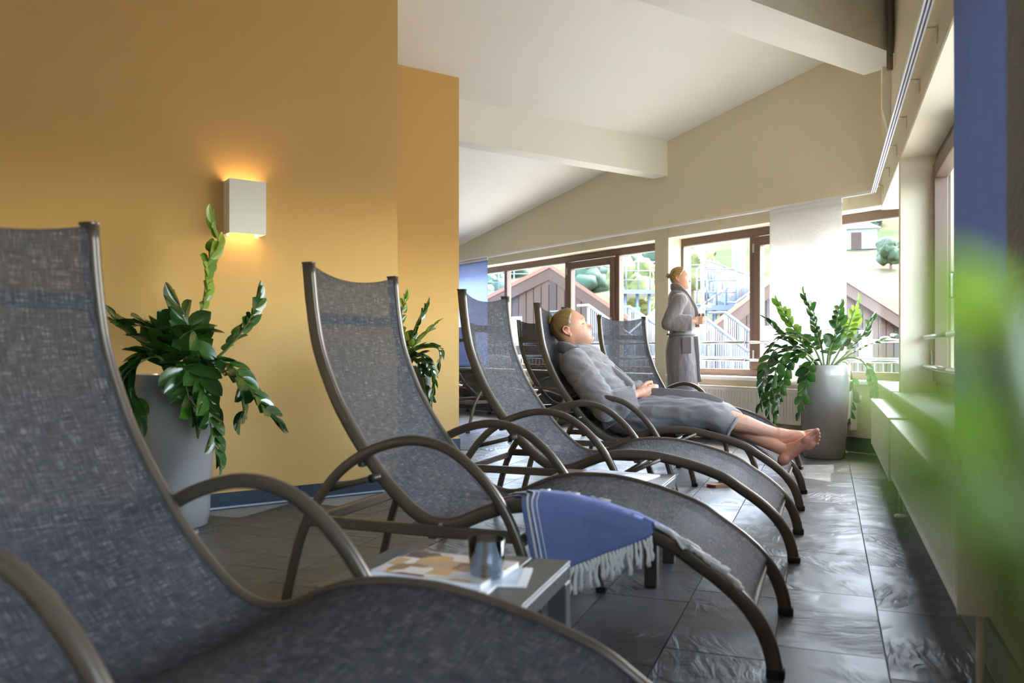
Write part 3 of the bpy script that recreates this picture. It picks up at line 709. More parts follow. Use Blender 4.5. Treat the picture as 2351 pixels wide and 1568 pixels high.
def cover_mat(name, cols, scale):
    m = bpy.data.materials.new(name); m.use_nodes = True; nt = m.node_tree; b = nt.nodes['Principled BSDF']; L = nt.links.new
    tc = nt.nodes.new('ShaderNodeTexCoord'); mp = nt.nodes.new('ShaderNodeMapping'); mp.inputs['Scale'].default_value = scale; L(tc.outputs['Object'], mp.inputs[0])
    v = nt.nodes.new('ShaderNodeTexVoronoi'); v.distance = 'CHEBYCHEV'; v.inputs['Scale'].default_value = 1.0; L(mp.outputs[0], v.inputs['Vector'])
    sp = nt.nodes.new('ShaderNodeSeparateColor'); L(v.outputs['Color'], sp.inputs[0])
    rp = nt.nodes.new('ShaderNodeValToRGB'); rp.color_ramp.interpolation = 'CONSTANT'; e = rp.color_ramp.elements
    while len(e) > 1: e.remove(e[-1])
    e[0].position = 0; e[0].color = lin(cols[0])+(1,)
    for i, c in enumerate(cols[1:]): k = e.new((i+1)/len(cols)); k.color = lin(c)+(1,)
    L(sp.outputs[0], rp.inputs[0]); L(rp.outputs[0], b.inputs['Base Color']); b.inputs['Roughness'].default_value = 0.25; return m
CV1 = cover_mat('photo_cover', [(150, 120, 90), (196, 160, 110), (226, 214, 200), (120, 90, 62), (90, 80, 78), (178, 150, 120), (210, 200, 196)], (14, 18, 1))
CV2 = cover_mat('pale_cover', [(226, 226, 228), (240, 240, 240), (198, 204, 214), (232, 230, 226)], (9, 7, 1))
m1 = on_z(1010, 1300, TZ+.02)
magazine('pale magazine at the bottom of the foreground table stack', (m1.x-.0, m1.y-.005, TZ+.0005), .30, .22, .006, math.radians(4), CV2)
magazine('magazine with a brown photo cover on top of the foreground table stack', (m1.x+.01, m1.y+.012, TZ+.0072), .27, .20, .012, math.radians(-3), CV1)
m2 = on_z(1170, 1322, TZ)
magazine('thin leaflet beside the tumbler on the foreground table', (m2.x+.00, m2.y-.015, TZ+.0005), .10, .15, .003, math.radians(14), CV2)
m3 = on_z(1500, 1095, TZ)
magazine('pale newspaper lying on the table behind the towel lounger', (-.79, 3.17, TZ+.0005), .30, .26, .006, math.radians(-10), CV2)
def tumbler(name, label, loc, r, h, m):
    o = lathe(name, [(r*.80, 0), (r*.86, .004), (r, h), (r-.0022, h), (r*.86-.0024, .014), (0.001, .012)], m, None, 32); o.location = loc; return tag(o, label, 'glass')
g1 = on_z(1117, 1338, TZ); tumbler('tumbler', 'smoky blue water tumbler on the foreground side table', (g1.x, g1.y, TZ+.0005), .040, .095, M_TUMB)

# ------------------------------------------------------------------ towel over the near rail of the second lounger
def rail_at(x):
    for (x0, z0), (x1, z1) in zip(RAIL, RAIL[1:]):
        if x0 <= x <= x1 and z0 != z1: return z0+(z1-z0)*(x-x0)/(x1-x0)
    return 0.1
def towel():
    ox, oy = -0.131, 2.52
    root = empty('fringed_towel', (ox-.5, oy-.2, rail_at(-.45))); tag(root, 'blue towel with white fringe draped over the second lounger', 'towel')
    base = root.location.copy()
    yn = -LW/2-0.002                                       # outer edge of the near rail
    # top lies on the sling; corners in lounger coordinates (x, y): near-left, far-left, far-right, near-right
    def loc(px, py, z): q = on_z(px, py, z); return q.x-ox, q.y-oy
    NLx, NRx = -.655, -.315
    FL = loc(1168, 1118, .425); FR = loc(1655, 1262, .33)
    def surf(x, y):
        z = rail_at(max(-.98, min(x, -.02))); k = y/YR
        return z+.016-(.013*(1-k*k) if abs(k) < 1 else 0)+(.006 if abs(k) > .9 else 0)
    def P(a, b, lift=0.0):
        wob = .0035*mnoise.noise(Vector((a*6, b*4, 1.3)))
        xn = NLx+(NRx-NLx)*a
        if b >= 0:
            xf = FL[0]+(FR[0]-FL[0])*a; yf = FL[1]+(FR[1]-FL[1])*a
            x = xn+(xf-xn)*b; y = yn+(yf-yn)*b; z = surf(x, y)+.004+lift+abs(wob)
        else:
            bb = -b; hang = .215*(1-a)**.85+.012; x = xn+bb*(.035*(1-a)+.01)
            y = yn-.006-.012*math.sin(min(1, bb*hang/.03)*math.pi/2)-lift; z = surf(xn, yn)+.004+lift*max(0, 1-bb*hang/.02)-bb*hang; y += wob*2*bb
        return Vector((ox+x, oy+y, z))-base
    def sheet(nm, a0, a1, b0, b1, lift, m, th=0.003, na=40, nb=44):
        vs = []; fs = []
        for sd in (0, 1):
            for i in range(na+1):
                for j in range(nb+1): vs.append(P(a0+(a1-a0)*i/na, b0+(b1-b0)*j/nb, lift+(th if sd else 0)))
        W = nb+1; N = (na+1)*W
        for i in range(na):
            for j in range(nb):
                k = i*W+j; fs.append([k, k+W, k+W+1, k+1]); fs.append([N+k, N+k+1, N+k+W+1, N+k+W])
        for i in range(na): k = i*W; fs.append([k, N+k, N+k+W, k+W]); k += nb; fs.append([k, k+W, N+k+W, N+k])
        for j in range(nb): fs.append([j, j+1, N+j+1, N+j]); k = na*W+j; fs.append([k, N+k, N+k+1, k+1])
        return make(nm, vs, fs, m, root, True)
    sheet('under_fold', -.10, 0.93, -0.72, .97, 0.0, M_TOWEL); sheet('inner_fold', -.05, 0.96, -0.86, .985, 0.006, M_TOWEL)
    sheet('top_fold', 0.0, 1.0, -1.0, 1.0, 0.012, M_TOWEL)
    sheet('edge_stripe', -0.003, 0.016, -1.0, 1.0, 0.0135, M_TOWELW, .0025, 2, 44)
    sheet('edge_stripe', -0.053, -.03, -.86, .985, 0.0075, M_TOWELW, .002, 2, 44); sheet('edge_stripe', 0.045, 0.055, -1.0, 1.0, 0.0128, M_TOWELW, .0025, 2, 44)
    for k in range(3):
        a = 0.12+0.17*k; zig = [P(a, .40, .0165), P(a+.03, .60, .0165), P(a+.05, .50, .0165), P(a+.09, .70, .0165)]
        tube('stitched_zigzag', zig, rrect(.0015, .006, .001), M_TOWELW, root)
    rnd = random.Random(3)
    def tassel(p, d, ln):
        pts = [p]; d = Vector(d)
        for k in range(5): p = p+d*(ln/5)+Vector((rnd.uniform(-.006, .006), rnd.uniform(-.003, .003), rnd.uniform(-.002, .002))); pts.append(p)
        tube('tassel', pts, circ(.0046, 6), M_FRINGE, root, taper=lambda q: .75+.55*math.sin(q*9)**2 if q < .8 else 1.3)
    for i in range(30):
        a = .0+.98*i/29; tassel(P(a, -1.0, .012), (rnd.uniform(-.12, .12), -.02, -1), rnd.uniform(.060, .085))
    for i in range(20):
        b = .04+.95*i/19; p_ = P(1.0, b, .014); tassel(p_, Vector((.86, rnd.uniform(-.12, .12), -.56)).normalized(), rnd.uniform(.055, .075))
towel()

# ------------------------------------------------------------------ potted plants
def leaf_mesh(w, l, cup, seed):
    rows = [0, .12, .3, .5, .7, .87, 1.0]; wid = [.06, .52, .88, 1.0, .90, .60, .06]; vs = []; fs = []
    for r, q in zip(rows, wid):
        bend = -cup*l*(r**2)
        for k in (-1, -.5, 0, .5, 1):
            vs.append((r*l, k*q*w/2, bend+abs(k)**1.5*w*.16*q))
    for i in range(6):
        for k in range(4): a = i*5+k; fs.append([a, a+1, a+6, a+5])
    me = bpy.data.meshes.new('leaf'); me.from_pydata(vs, [], fs); me.update(); me.polygons.foreach_set('use_smooth', [True]*len(me.polygons)); return me
LEAVES = []
for k, (w, l, c) in enumerate(((.050, .082, .10), (.056, .088, .16), (.048, .078, .05))):
    a = leaf_mesh(w, l, c, k); a.materials.append(M_LEAF); b = a.copy(); b.materials.clear(); b.materials.append(M_LEAFY); LEAVES.append((a, b))
def pot(root, rt, rb, h):
    prof = [(rb*.97, 0), (rb, .008)]+[(rb+(rt-rb)*((k/8)**.85), .008+(h-.012)*k/8) for k in range(1, 9)]+[(rt-.004, h), (rt-.018, h-.002), (rt-.022, h-.06)]
    p = lathe('pot', prof, M_POT, root, 48)
    lathe('soil', [(rt-.024, h-.065), (rt-.024, h-.05), (.05, h-.04), (.005, h-.038)], M_SOIL, root, 24)
def plant(name, label, loc, stems, rnd, rt=.2, rb=.155, h=.735, scale=1.0):
    """stems: list of lists of points (relative to plant base) forming each arching stem, plus leaf options"""
    root = empty(name, loc); tag(root, label, 'plant', 'potted zamioculcas plants')
    pot(root, rt, rb, h)
    for pts, nl, young, ls, start in stems:
        path = catmull([Vector(p) for p in pts], 8)
        st = tube('stem', path, circ(.0075, 6), M_STEM, root, taper=lambda q: 1.25-.95*q)
        acc = [0]
        for a, b in zip(path, path[1:]): acc.append(acc[-1]+(b-a).length)
        T = acc[-1]
        for k in range(nl):
            f = start+(1-start)*((k+.5)/nl); d = f*T; i = min(len(path)-2, next((q for q in range(len(path)-1) if acc[q+1] >= d), len(path)-2))
            u = (d-acc[i])/max(1e-6, acc[i+1]-acc[i]); p = path[i].lerp(path[i+1], u); t = (path[i+1]-path[i]).normalized()
            ref = Vector((0, 0, 1)) if abs(t.z) < .8 else (Vector((t.x, t.y, 0)).normalized() if Vector((t.x, t.y)).length > .05 else Vector((-rgt.x, -rgt.y, 0)))
            sd = t.cross(ref).normalized()
            up = sd.cross(t).normalized(); sg = 1 if k % 2 else -1
            ang = math.radians(rnd.uniform(38, 62)) if f < .9 else math.radians(rnd.uniform(14, 34))
            ax = (t*math.cos(ang)+sd*sg*math.sin(ang)+up*rnd.uniform(-.05, .3)).normalized()
            nz = (up+sd*sg*-.25+Vector((rnd.uniform(-.2, .2), rnd.uniform(-.2, .2), rnd.uniform(-.1, .2)))); nz = (nz-ax*nz.dot(ax)).normalized()
            yy = nz.cross(ax); s = 1.22*ls*scale*rnd.uniform(.85, 1.12)*(1.0 if f < .8 else 1.0-.9*(f-.8))*(.75 if f < start+.08 else 1)
            lv = LEAVES[k % 3][1 if (young and f > .35) else 0]
            o = bpy.data.objects.new('leaf', lv); COL.objects.link(o); o.parent = st
            o.matrix_basis = Matrix(((ax.x*s, yy.x*s, nz.x*s, p.x), (ax.y*s, yy.y*s, nz.y*s, p.y), (ax.z*s, yy.z*s, nz.z*s, p.z), (0, 0, 0, 1)))
    return root
def stems_from_pixels(base, rim, pix, Z0):
    """pix: list of (list of (px,py,dz)), young, n, ls: pixel guides on a plane at the plant's own depth (+dz towards the viewer)"""
    out = []
    for g, n, young, ls, start in pix:
        pts = []
        for px, py, dz in g: pts.append(at_depth(px, py, Z0-dz)-Vector(base))
        out.append((pts, n, young, ls, start))
    return out
rp_ = random.Random(11)
# right plant, in front of the corner radiator
Zp = 6.56; pr = at_depth(1891.5, 1050, Zp); pr.z = 0
R = [([(1885, 845, 0), (1850, 800, .05), (1815, 740, .10), (1788, 692, .12)], 20, True, 1.0, .25), ([(1893, 845, 0), (1885, 790, .0), (1868, 720, .0), (1850, 680, .0)], 20, False, 1.05, .25),
     ([(1900, 845, 0), (1915, 780, .1), (1922, 730, .1), (1928, 700, .1)], 18, False, 1.0, .25), ([(1905, 845, 0), (1935, 790, .0), (1955, 730, -.05), (1968, 690, -.05)], 20, True, 1.0, .25),
     ([(1908, 845, 0), (1945, 810, .05), (1980, 770, .05), (2000, 730, .05)], 18, False, .95, .3), ([(1908, 845, 0), (1950, 815, .05), (2000, 790, .1), (2055, 772, .1)], 18, False, .9, .35),
     ([(1880, 845, 0), (1840, 810, .1), (1800, 775, .12), (1762, 738, .12)], 20, False, 1.0, .3), ([(1876, 845, 0), (1835, 810, .2), (1785, 800, .25), (1757, 850, .3), (1748, 930, .3)], 24, False, 1.15, .25),
     ([(1880, 845, .05), (1850, 812, .25), (1815, 830, .33), (1795, 890, .36), (1782, 965, .36)], 24, False, 1.15, .25), ([(1885, 845, .1), (1868, 828, .25), (1855, 860, .3), (1845, 910, .31), (1836, 950, .31)], 16, False, 1.1, .3),
     ([(1905, 845, .0), (1945, 822, .1), (1980, 830, .15), (2000, 870, .15), (2008, 925, .15)], 16, False, .95, .35), ([(1905, 845, -.1), (1940, 830, -.15), (1958, 870, -.2), (1955, 930, -.2), (1945, 980, -.2)], 16, False, 1.0, .4),
     ([(1890, 845, .05), (1870, 800, .2), (1845, 775, .25), (1800, 770, .3), (1770, 800, .3)], 20, False, 1.0, .3), ([(1898, 845, .05), (1905, 800, .2), (1925, 765, .22), (1950, 760, .22)], 14, False, 1.1, .3),
     ([(1880, 845, .05), (1862, 820, .2), (1825, 800, .3), (1790, 830, .38), (1770, 900, .4), (1765, 960, .4)], 24, False, 1.1, .3)]
plant('potted_plant', 'glossy grey pot plant with arching leafy stems in the window corner', pr, stems_from_pixels(pr, .735, R, Zp), rp_)
# left plant, against the ochre wall
Zq = 4.02; pl_ = at_depth(402, 1100, Zq); pl_.z = 0
Lp = [([(415, 885, 0), (440, 780, .0), (468, 690, .0), (478, 600, .0), (500, 560, .0), (492, 512, .0)], 26, True, 1.05, .45), ([(430, 885, 0), (490, 830, .05), (540, 780, .05), (580, 720, .05), (590, 675, .05)], 22, False, 1.0, .42),
      ([(405, 885, 0), (430, 800, .1), (430, 740, .1), (412, 700, .1)], 14, False, 1.45, .3), ([(400, 885, 0), (385, 800, .1), (345, 755, .15), (300, 745, .15)], 16, False, 1.35, .3),
      ([(395, 885, 0), (360, 800, .15), (300, 770, .2), (255, 725, .2)], 16, False, 1.25, .3), ([(420, 885, .05), (440, 845, .2), (455, 860, .28), (475, 940, .3), (498, 1050, .3)], 26, False, 1.25, .1),
      ([(430, 885, .05), (470, 830, .15), (530, 840, .2), (575, 900, .22), (635, 972, .22)], 24, False, 1.2, .2), ([(395, 885, .05), (360, 820, .2), (320, 830, .28), (300, 900, .3), (318, 970, .3)], 24, False, 1.3, .2),
      ([(400, 885, .05), (375, 830, .2), (345, 820, .25), (290, 860, .28), (268, 930, .28)], 22, False, 1.3, .2), ([(425, 885, .05), (480, 850, .1), (540, 870, .12), (558, 930, .12), (556, 960, .12)], 14, False, 1.1, .35),
      ([(410, 885, .1), (420, 840, .25), (425, 850, .3), (430, 900, .32), (445, 960, .32)], 18, False, 1.3, .2), ([(410, 885, 0), (400, 800, .15), (440, 760, .2), (460, 800, .22)], 12, False, 1.5, .3)]
plant('potted_plant', 'tall grey pot with drooping glossy stems against the ochre wall', pl_, stems_from_pixels(pl_, .735, Lp, Zq), rp_, scale=1.0)
# middle plant in the niche
Zm = 6.02; pm = at_depth(928, 1000, Zm); pm.z = 0
Mp = [([(925, 848, 0), (925, 780, .05), (922, 720, .05), (930, 680, .05)], 22, True, 1.05, .3), ([(930, 848, 0), (940, 790, .05), (958, 740, .05), (978, 698, .05)], 20, False, 1.05, .3),
      ([(930, 848, 0), (945, 800, .1), (970, 775, .1), (1000, 745, .1)], 16, True, 1.05, .35), ([(935, 848, .05), (960, 815, .15), (985, 840, .18), (995, 880, .18), (992, 925, .18)], 24, False, 1.15, .2),
      ([(930, 848, .05), (950, 820, .15), (968, 850, .18), (975, 890, .18), (985, 922, .18)], 20, False, 1.1, .2), ([(925, 848, .05), (940, 815, .15), (965, 800, .18), (1005, 800, .18), (1010, 835, .18)], 14, False, 1.1, .3),
      ([(915, 848, 0), (890, 790, .05), (870, 740, .05), (860, 700, .05)], 18, False, 1.0, .3), ([(915, 848, .05), (885, 815, .15), (870, 850, .18), (862, 900, .18)], 18, False, 1.1, .3)]
plant('potted_plant', 'leafy potted plant in the wall niche behind the towel lounger', pm, stems_from_pixels(pm, .735, Mp, Zm), rp_)
# blurred plant right beside the viewer
pn = Vector((.205, .20, 0))
def npt(px, py, Z): return at_depth(px, py, Z)-pn
Np = [([Vector((-.02, .02, .70)), npt(2900, 1600, .10), npt(2480, 1200, .100), npt(2350, 900, .105), npt(2345, 720, .11)], 10, True, .27, .35),
      ([Vector((-.04, .02, .70)), npt(2750, 1600, .095), npt(2380, 1280, .10), npt(2200, 1120, .105), npt(2090, 1060, .11)], 12, True, .27, .40),
      ([Vector((-.05, .0, .70)), npt(2700, 1850, .09), npt(2480, 1600, .095), npt(2330, 1440, .10), npt(2270, 1330, .10)], 9, True, .25, .4)]
plant('potted_plant', 'out-of-focus green plant filling the right foreground', pn, Np, rp_, rt=.19, rb=.15, h=.72)
# ------------------------------------------------------------------ people
class Blob:
    def __init__(s): s.v = []; s.f = []
    def add(s, vs, fs):
        n = len(s.v); s.v += [tuple(v) for v in vs]; s.f += [[i+n for i in f] for f in fs]
    def ell(s, c, r, R=None, nu=20, nv=12):
        c = Vector(c); vs = [c+((R@Vector((0, 0, r[2]))) if R else Vector((0, 0, r[2])))]; fs = []
        for j in range(1, nv):
            ph = math.pi*j/nv
            for i in range(nu):
                th = 2*math.pi*i/nu; p = Vector((r[0]*math.sin(ph)*math.cos(th), r[1]*math.sin(ph)*math.sin(th), r[2]*math.cos(ph))); vs.append(c+(R@p if R else p))
        p = Vector((0, 0, -r[2])); vs.append(c+(R@p if R else p)); last = len(vs)-1
        for i in range(nu): fs.append([0, 1+i, 1+(i+1) % nu]); b = 1+(nv-2)*nu; fs.append([last, b+(i+1) % nu, b+i])
        for j in range(nv-2):
            for i in range(nu): a = 1+j*nu+i; b = 1+j*nu+(i+1) % nu; fs.append([a, a+nu, b+nu, b])
        s.add(vs, fs)
    def cap(s, p0, r0, p1, r1, n=16):
        p0 = Vector(p0); p1 = Vector(p1); s.ell(p0, (r0,)*3, nu=n, nv=10); s.ell(p1, (r1,)*3, nu=n, nv=10)
        d = (p1-p0)
        if d.length < 1e-5: return
        vs, fs = sweep_data([p0, p1], circ(1.0, n), None, lambda q: r0+(r1-r0)*q); s.add(vs, fs)
    def chain(s, pts):
        for (p0, r0), (p1, r1) in zip(pts, pts[1:]): s.cap(p0, r0, p1, r1)
    def loft(s, secs, n=36, sub=4):
        """secs: (centre, axisA*halfA, axisB*halfB); closed tube with flat ends"""
        C = catmull([x[0] for x in secs], sub); A = catmull([x[1] for x in secs], sub); B = catmull([x[2] for x in secs], sub)
        vs = []; fs = []
        for c, a, b in zip(C, A, B):
            for i in range(n): th = 2*math.pi*i/n; vs.append(c+a*math.cos(th)+b*math.sin(th))
        for k in range(len(C)-1):
            for i in range(n): fs.append([k*n+i, k*n+(i+1) % n, (k+1)*n+(i+1) % n, (k+1)*n+i])
        fs += [list(range(n))[::-1], [(len(C)-1)*n+i for i in range(n)]]
        s.add(vs, fs)
    def build(s, name, voxel, m, parent, smooth=3, fac=.5, origin=(0, 0, 0)):
        me = bpy.data.meshes.new(name+'_raw'); me.from_pydata(s.v, [], s.f); me.update()
        bm = bmesh.new(); bm.from_mesh(me); bmesh.ops.recalc_face_normals(bm, faces=bm.faces); bm.to_mesh(me); bm.free()
        o = bpy.data.objects.new('tmp', me); COL.objects.link(o)
        r = o.modifiers.new('r', 'REMESH'); r.mode = 'VOXEL'; r.voxel_size = voxel
        if smooth: q = o.modifiers.new('s', 'SMOOTH'); q.factor = fac; q.iterations = smooth
        dg = bpy.context.evaluated_depsgraph_get(); out = bpy.data.meshes.new_from_object(o.evaluated_get(dg)); out.name = name
        bpy.data.objects.remove(o); bpy.data.meshes.remove(me)
        out.polygons.foreach_set('use_smooth', [True]*len(out.polygons)); out.materials.clear()
        return link(name, out, m, parent)

ZF = [(.122, -.005, -.020, .006), (.112, .034, -.058, .040), (.098, .055, -.080, .058), (.08, .071, -.093, .0685), (.06, .083, -.101, .0735), (.04, .092, -.105, .0755), (.028, .0955, -.1055, .0755), (.012, .0885, -.104, .0745), (0, .0850, -.101, .0735),
      (-.02, .0865, -.094, .0705), (-.04, .0905, -.084, .0675), (-.055, .0935, -.075, .064), (-.07, .0920, -.067, .0605), (-.085, .0910, -.060, .056), (-.1, .0925, -.052, .049), (-.112, .088, -.045, .039), (-.120, .072, -.036, .022)]
def head_xyz(nz=84, nt=88):
    zz = np.array([a[0] for a in ZF])[::-1]; xf = np.array([a[1] for a in ZF])[::-1]; xb = np.array([a[2] for a in ZF])[::-1]; ww = np.array([a[3] for a in ZF])[::-1]
    z = .1215-(.1215+.1195)*(np.linspace(0, 1, nz)); f = np.interp(z, zz, xf); b = np.interp(z, zz, xb); w = np.interp(z, zz, ww)
    k = np.ones(5)/5
    for a in (f, b, w): a[2:-2] = np.convolve(a, k, 'valid')
    th = np.linspace(0, 2*np.pi, nt, endpoint=False); c = np.cos(th); s_ = np.sin(th)
    e = np.where(c > 0, .82, .9); cc = np.sign(c)*np.abs(c)**e; ss = np.sign(s_)*np.abs(s_)**.92
    xc = -.012
    X = np.where(cc[None] > 0, xc+(f[:, None]-xc)*cc[None], xc+(xc-b[:, None])*cc[None]); Y = w[:, None]*ss[None]; Z = np.repeat(z[:, None], nt, 1)
    return X, Y, Z
def face_relief(X, Y, Z, nose=1.0, fem=False):
    front = np.clip((X-.01)/.05, 0, 1)
    g = lambda q, c, s: np.exp(-((q-c)/s)**2)
    zn = np.clip((.016-Z)/.054, 0, 1); prof = zn**1.1*.029*nose; prof = np.where(Z < -.038, .029*nose*np.clip((Z+.052)/.014, 0, 1), prof)
    sy = .0075+.006*zn
    D = prof*np.exp(-(Y/sy)**2)+.010*nose*g(np.abs(Y), .013, .006)*g(Z, -.038, .009)
    D += -.011*g(np.abs(Y), .033, .015)*g(Z, .004, .012)+.0065*g(np.abs(Y), .032, .0115)*g(Z, .000, .009)
    D += .004*g(np.abs(Y), .03, .022)*g(Z, .027, .009)*(0.4 if fem else 1)+.004*g(np.abs(Y), .05, .018)*g(Z, -.022, .016)
    D += .0055*g(Y, 0, .019)*g(Z, -.0585, .0048)+.0065*g(Y, 0, .017)*g(Z, -.0695, .0050)-.0035*g(Y, 0, .022)*g(Z, -.064, .0022)-.004*g(Y, 0, .02)*g(Z, -.080, .006)
    D += (.006 if not fem else .004)*g(Y, 0, .018)*g(Z, -.098, .011)
    return X+D*front, Y, Z
def head_blob(B, M, fem=False):
    X, Y, Z = head_xyz(); X, Y, Z = face_relief(X, Y, Z, .92 if fem else 1.0, fem)
    nz, nt = X.shape; vs = [M@Vector((X[i, j], Y[i, j], Z[i, j])) for i in range(nz) for j in range(nt)]; fs = []
    for i in range(nz-1):
        for j in range(nt): a = i*nt+j; b = i*nt+(j+1) % nt; fs.append([a, a+nt, b+nt, b])
    fs += [list(range(nt)), [(nz-1)*nt+j for j in range(nt)][::-1]]; B.add(vs, fs)
    for sg in (-1, 1):    # ears: rim, bowl and lobe
        rim = [(-.022, .074, -.030), (-.034, .079, -.016), (-.043, .084, .004), (-.040, .086, .020), (-.028, .085, .028), (-.015, .081, .022), (-.012, .076, .006)]
        pts = [M@Vector((x, y*sg, z)) for x, y, z in rim]; B.chain([(p, .0048*M.to_scale().x) for p in catmull(pts, 2)])
        k = M.to_scale().x; R = M.to_3x3().normalized()
        B.ell(M@Vector((-.026, .074*sg, -.002)), (.014*k, .006*k, .022*k), R); B.cap(M@Vector((-.018, .074*sg, -.026)), .008*k, M@Vector((-.020, .075*sg, -.031)), .0065*k)
def paint(o, fn):
    me = o.data; n = len(me.vertices); co = np.empty(n*3); me.vertices.foreach_get('co', co); col = fn(co.reshape(-1, 3))
    at = me.color_attributes.new('tint', 'FLOAT_COLOR', 'POINT'); c4 = np.ones((n, 4)); c4[:, :3] = col; at.data.foreach_set('color', c4.ravel().astype(np.float32))
def skin_fn(M, base, stub, lipc, browc, browa, eyec):
    Mi = np.array(M.inverted())
    def fn(P):
        H = (np.c_[P, np.ones(len(P))]@Mi.T)[:, :3]; x, y, z = H.T; ay = np.abs(y); col = np.tile(np.array(lin(base)), (len(P), 1))
        inh = (np.abs(z) < .14) & (ay < .1) & (x > -.12) & (x < .14)
        def mix(mask, c, a): 
            a = (np.clip(mask, 0, 1)*a*inh)[:, None]; col[:] = col*(1-a)+np.array(lin(c))*a
        g = lambda q, c, s: np.exp(-((q-c)/s)**2)
        n = np.array([mnoise.noise(Vector(p)*60) for p in P]) if len(P) < 400000 else 0
        col *= (1+.06*n)[:, None]
        mix(g(z, -.085, .034)*(x > -.012)*(1-.6*g(ay, 0.05, .01)*(z > -.05)), (128, 92, 70), stub); mix(g(z, -.05, .008)*g(ay, 0, .024)*(x > .07), (140, 104, 84), stub*.9)
        mix((ay > .070)*(x > -.055)*(x < .0)*(z > -.045)*(z < .04), (206, 116, 92), .6); mix(g(z, -.04, .014)*g(ay, 0, .022)*(x > .08), (200, 116, 92), .55); mix(g(ay, .045, .018)*g(z, -.028, .018)*(x > .03), (206, 126, 98), .4)
        mix(g(z, -.064, .0085)*(ay < .024)*(x > .07), lipc, .75); mix(g(z, -.064, .0022)*(ay < .024)*(x > .07), (110, 60, 50), .6)
        mix(g(z, .0285-.10*np.clip(ay-.03, 0, 1), .0050)*(ay > .013)*(ay < .052)*(x > .03), browc, browa)
        mix(g(z, -.0015, .0030)*(ay > .019)*(ay < .046)*(x > .04), eyec, .85); mix(g(z, .006, .006)*(ay > .02)*(ay < .045)*(x > .04), (160, 104, 82), .4)
        mix((z < -.038)*(z > -.052)*g(ay, .0085, .004)*(x > .095), (110, 62, 50), .7)
        return col
    return fn
def hair(M, parent, dark, light, bun, fem=False, offs=.006):
    X, Y, Z = head_xyz(90, 120); c = np.array([-.012, 0, .0]); nz, nt = X.shape
    ph = np.degrees(np.arctan2(Z-.0, X-(-.012))); ph = np.where(ph < -120, ph+360, ph); ay = np.abs(Y)
    zk = np.array([-.13, -.075, -.045, 0, .012, .016, .03, .05, .08, .10, .125]); xk = np.array([-.072, -.060, -.050, -.050, -.044, .002, .016, .024, .045, .052, .06])
    xh = np.interp(Z, zk, xk); m = np.clip((xh-X)/.012, 0, 1)*np.clip((Z+.098-.35*(X+.05)*0)/.012, 0, 1)
    bx, by, bz = bun; dx = X-bx; dz = Z-bz
    ang = np.arctan2(np.hypot(Y, 0)*np.sign(Y)+1e-5, dx)*3+np.arctan2(dz, dx)*5
    rnd = np.random.RandomState(5); 
    def n1(q, fr): 
        u = q*fr; i = np.floor(u).astype(int); f = u-i; h = lambda k: (np.sin(k*127.1+11.7)*43758.5453) % 1; f = f*f*(3-2*f); return h(i)*(1-f)+h(i+1)*f
    st = .5*n1(ang, 7)+.3*n1(ang, 17)+.2*n1(ang, 33)
    off = np.where(m > .02, (offs+.0035*st)*m-.0025*(1-m), -.004)
    cc = np.array([-.012, 0, .02]); vx = X-cc[0]; vz = Z-cc[2]; ln = np.sqrt(vx**2+Y**2+vz**2); X2 = X+vx/ln*off; Y2 = Y+Y/ln*off; Z2 = Z+vz/ln*off
    keep = m > .0; idx = -np.ones(nz*nt, int); vs = []; cols = []
    def vid(i, j):
        k = i*nt+j % nt
        if idx[k] < 0:
            idx[k] = len(vs); vs.append(M@Vector((X2[i, j % nt], Y2[i, j % nt], Z2[i, j % nt]))); q = st[i, j % nt]; cols.append(np.array(lin(dark))*(1-q)+np.array(lin(light))*q)
        return idx[k]
    fs = []
    for i in range(nz-1):
        for j in range(nt):
            if keep[i, j] or keep[i+1, j] or keep[i, (j+1) % nt] or keep[i+1, (j+1) % nt]:
                fs.append([vid(i, j), vid(i+1, j), vid(i+1, j+1), vid(i, j+1)])
    if True:
        fs.append([vid(0, j) for j in range(nt)])
    o = make('hair', vs, fs, M_HAIR, parent, True); at = o.data.color_attributes.new('tint', 'FLOAT_COLOR', 'POINT')
    for k, c_ in enumerate(cols): at.data[k].color = (*c_, 1)
    # bun: a wound coil of strands
    k = M.to_scale().x; pts = []; rr = .021; ov = Vector((-1, 0, .15) if fem else (-.72, 0, .70)).normalized(); e1 = Vector((0, 1, 0)); e2 = ov.cross(e1)
    bc_ = Vector((bx, by, bz))
    for q in range(46):
        a = q/45*4.5*math.pi; r_ = rr*(1-.55*q/45); pts.append(M@(bc_+ov*(.006+.024*q/45)+e1*(r_*math.cos(a))+e2*(r_*math.sin(a))))
    b = tube('hair_bun', pts, circ(.0115*k, 8), M_HAIR, o, taper=lambda q: 1-.35*q); at = b.data.color_attributes.new('tint', 'FLOAT_COLOR', 'POINT')
    for q in range(len(b.data.vertices)): t = (q*0.37 % 1)*.6+.2; at.data[q].color = (*(np.array(lin(dark))*(1-t)+np.array(lin(light))*t), 1)
    tp = [M@(bc_+ov*.003+e1*(.016*math.cos(a))+e2*(.016*math.sin(a))) for a in np.linspace(0, 2*math.pi, 14)]
    tube('hair_tie', tp, circ(.003*k, 6), M_HAIRTIE, o)
    return o
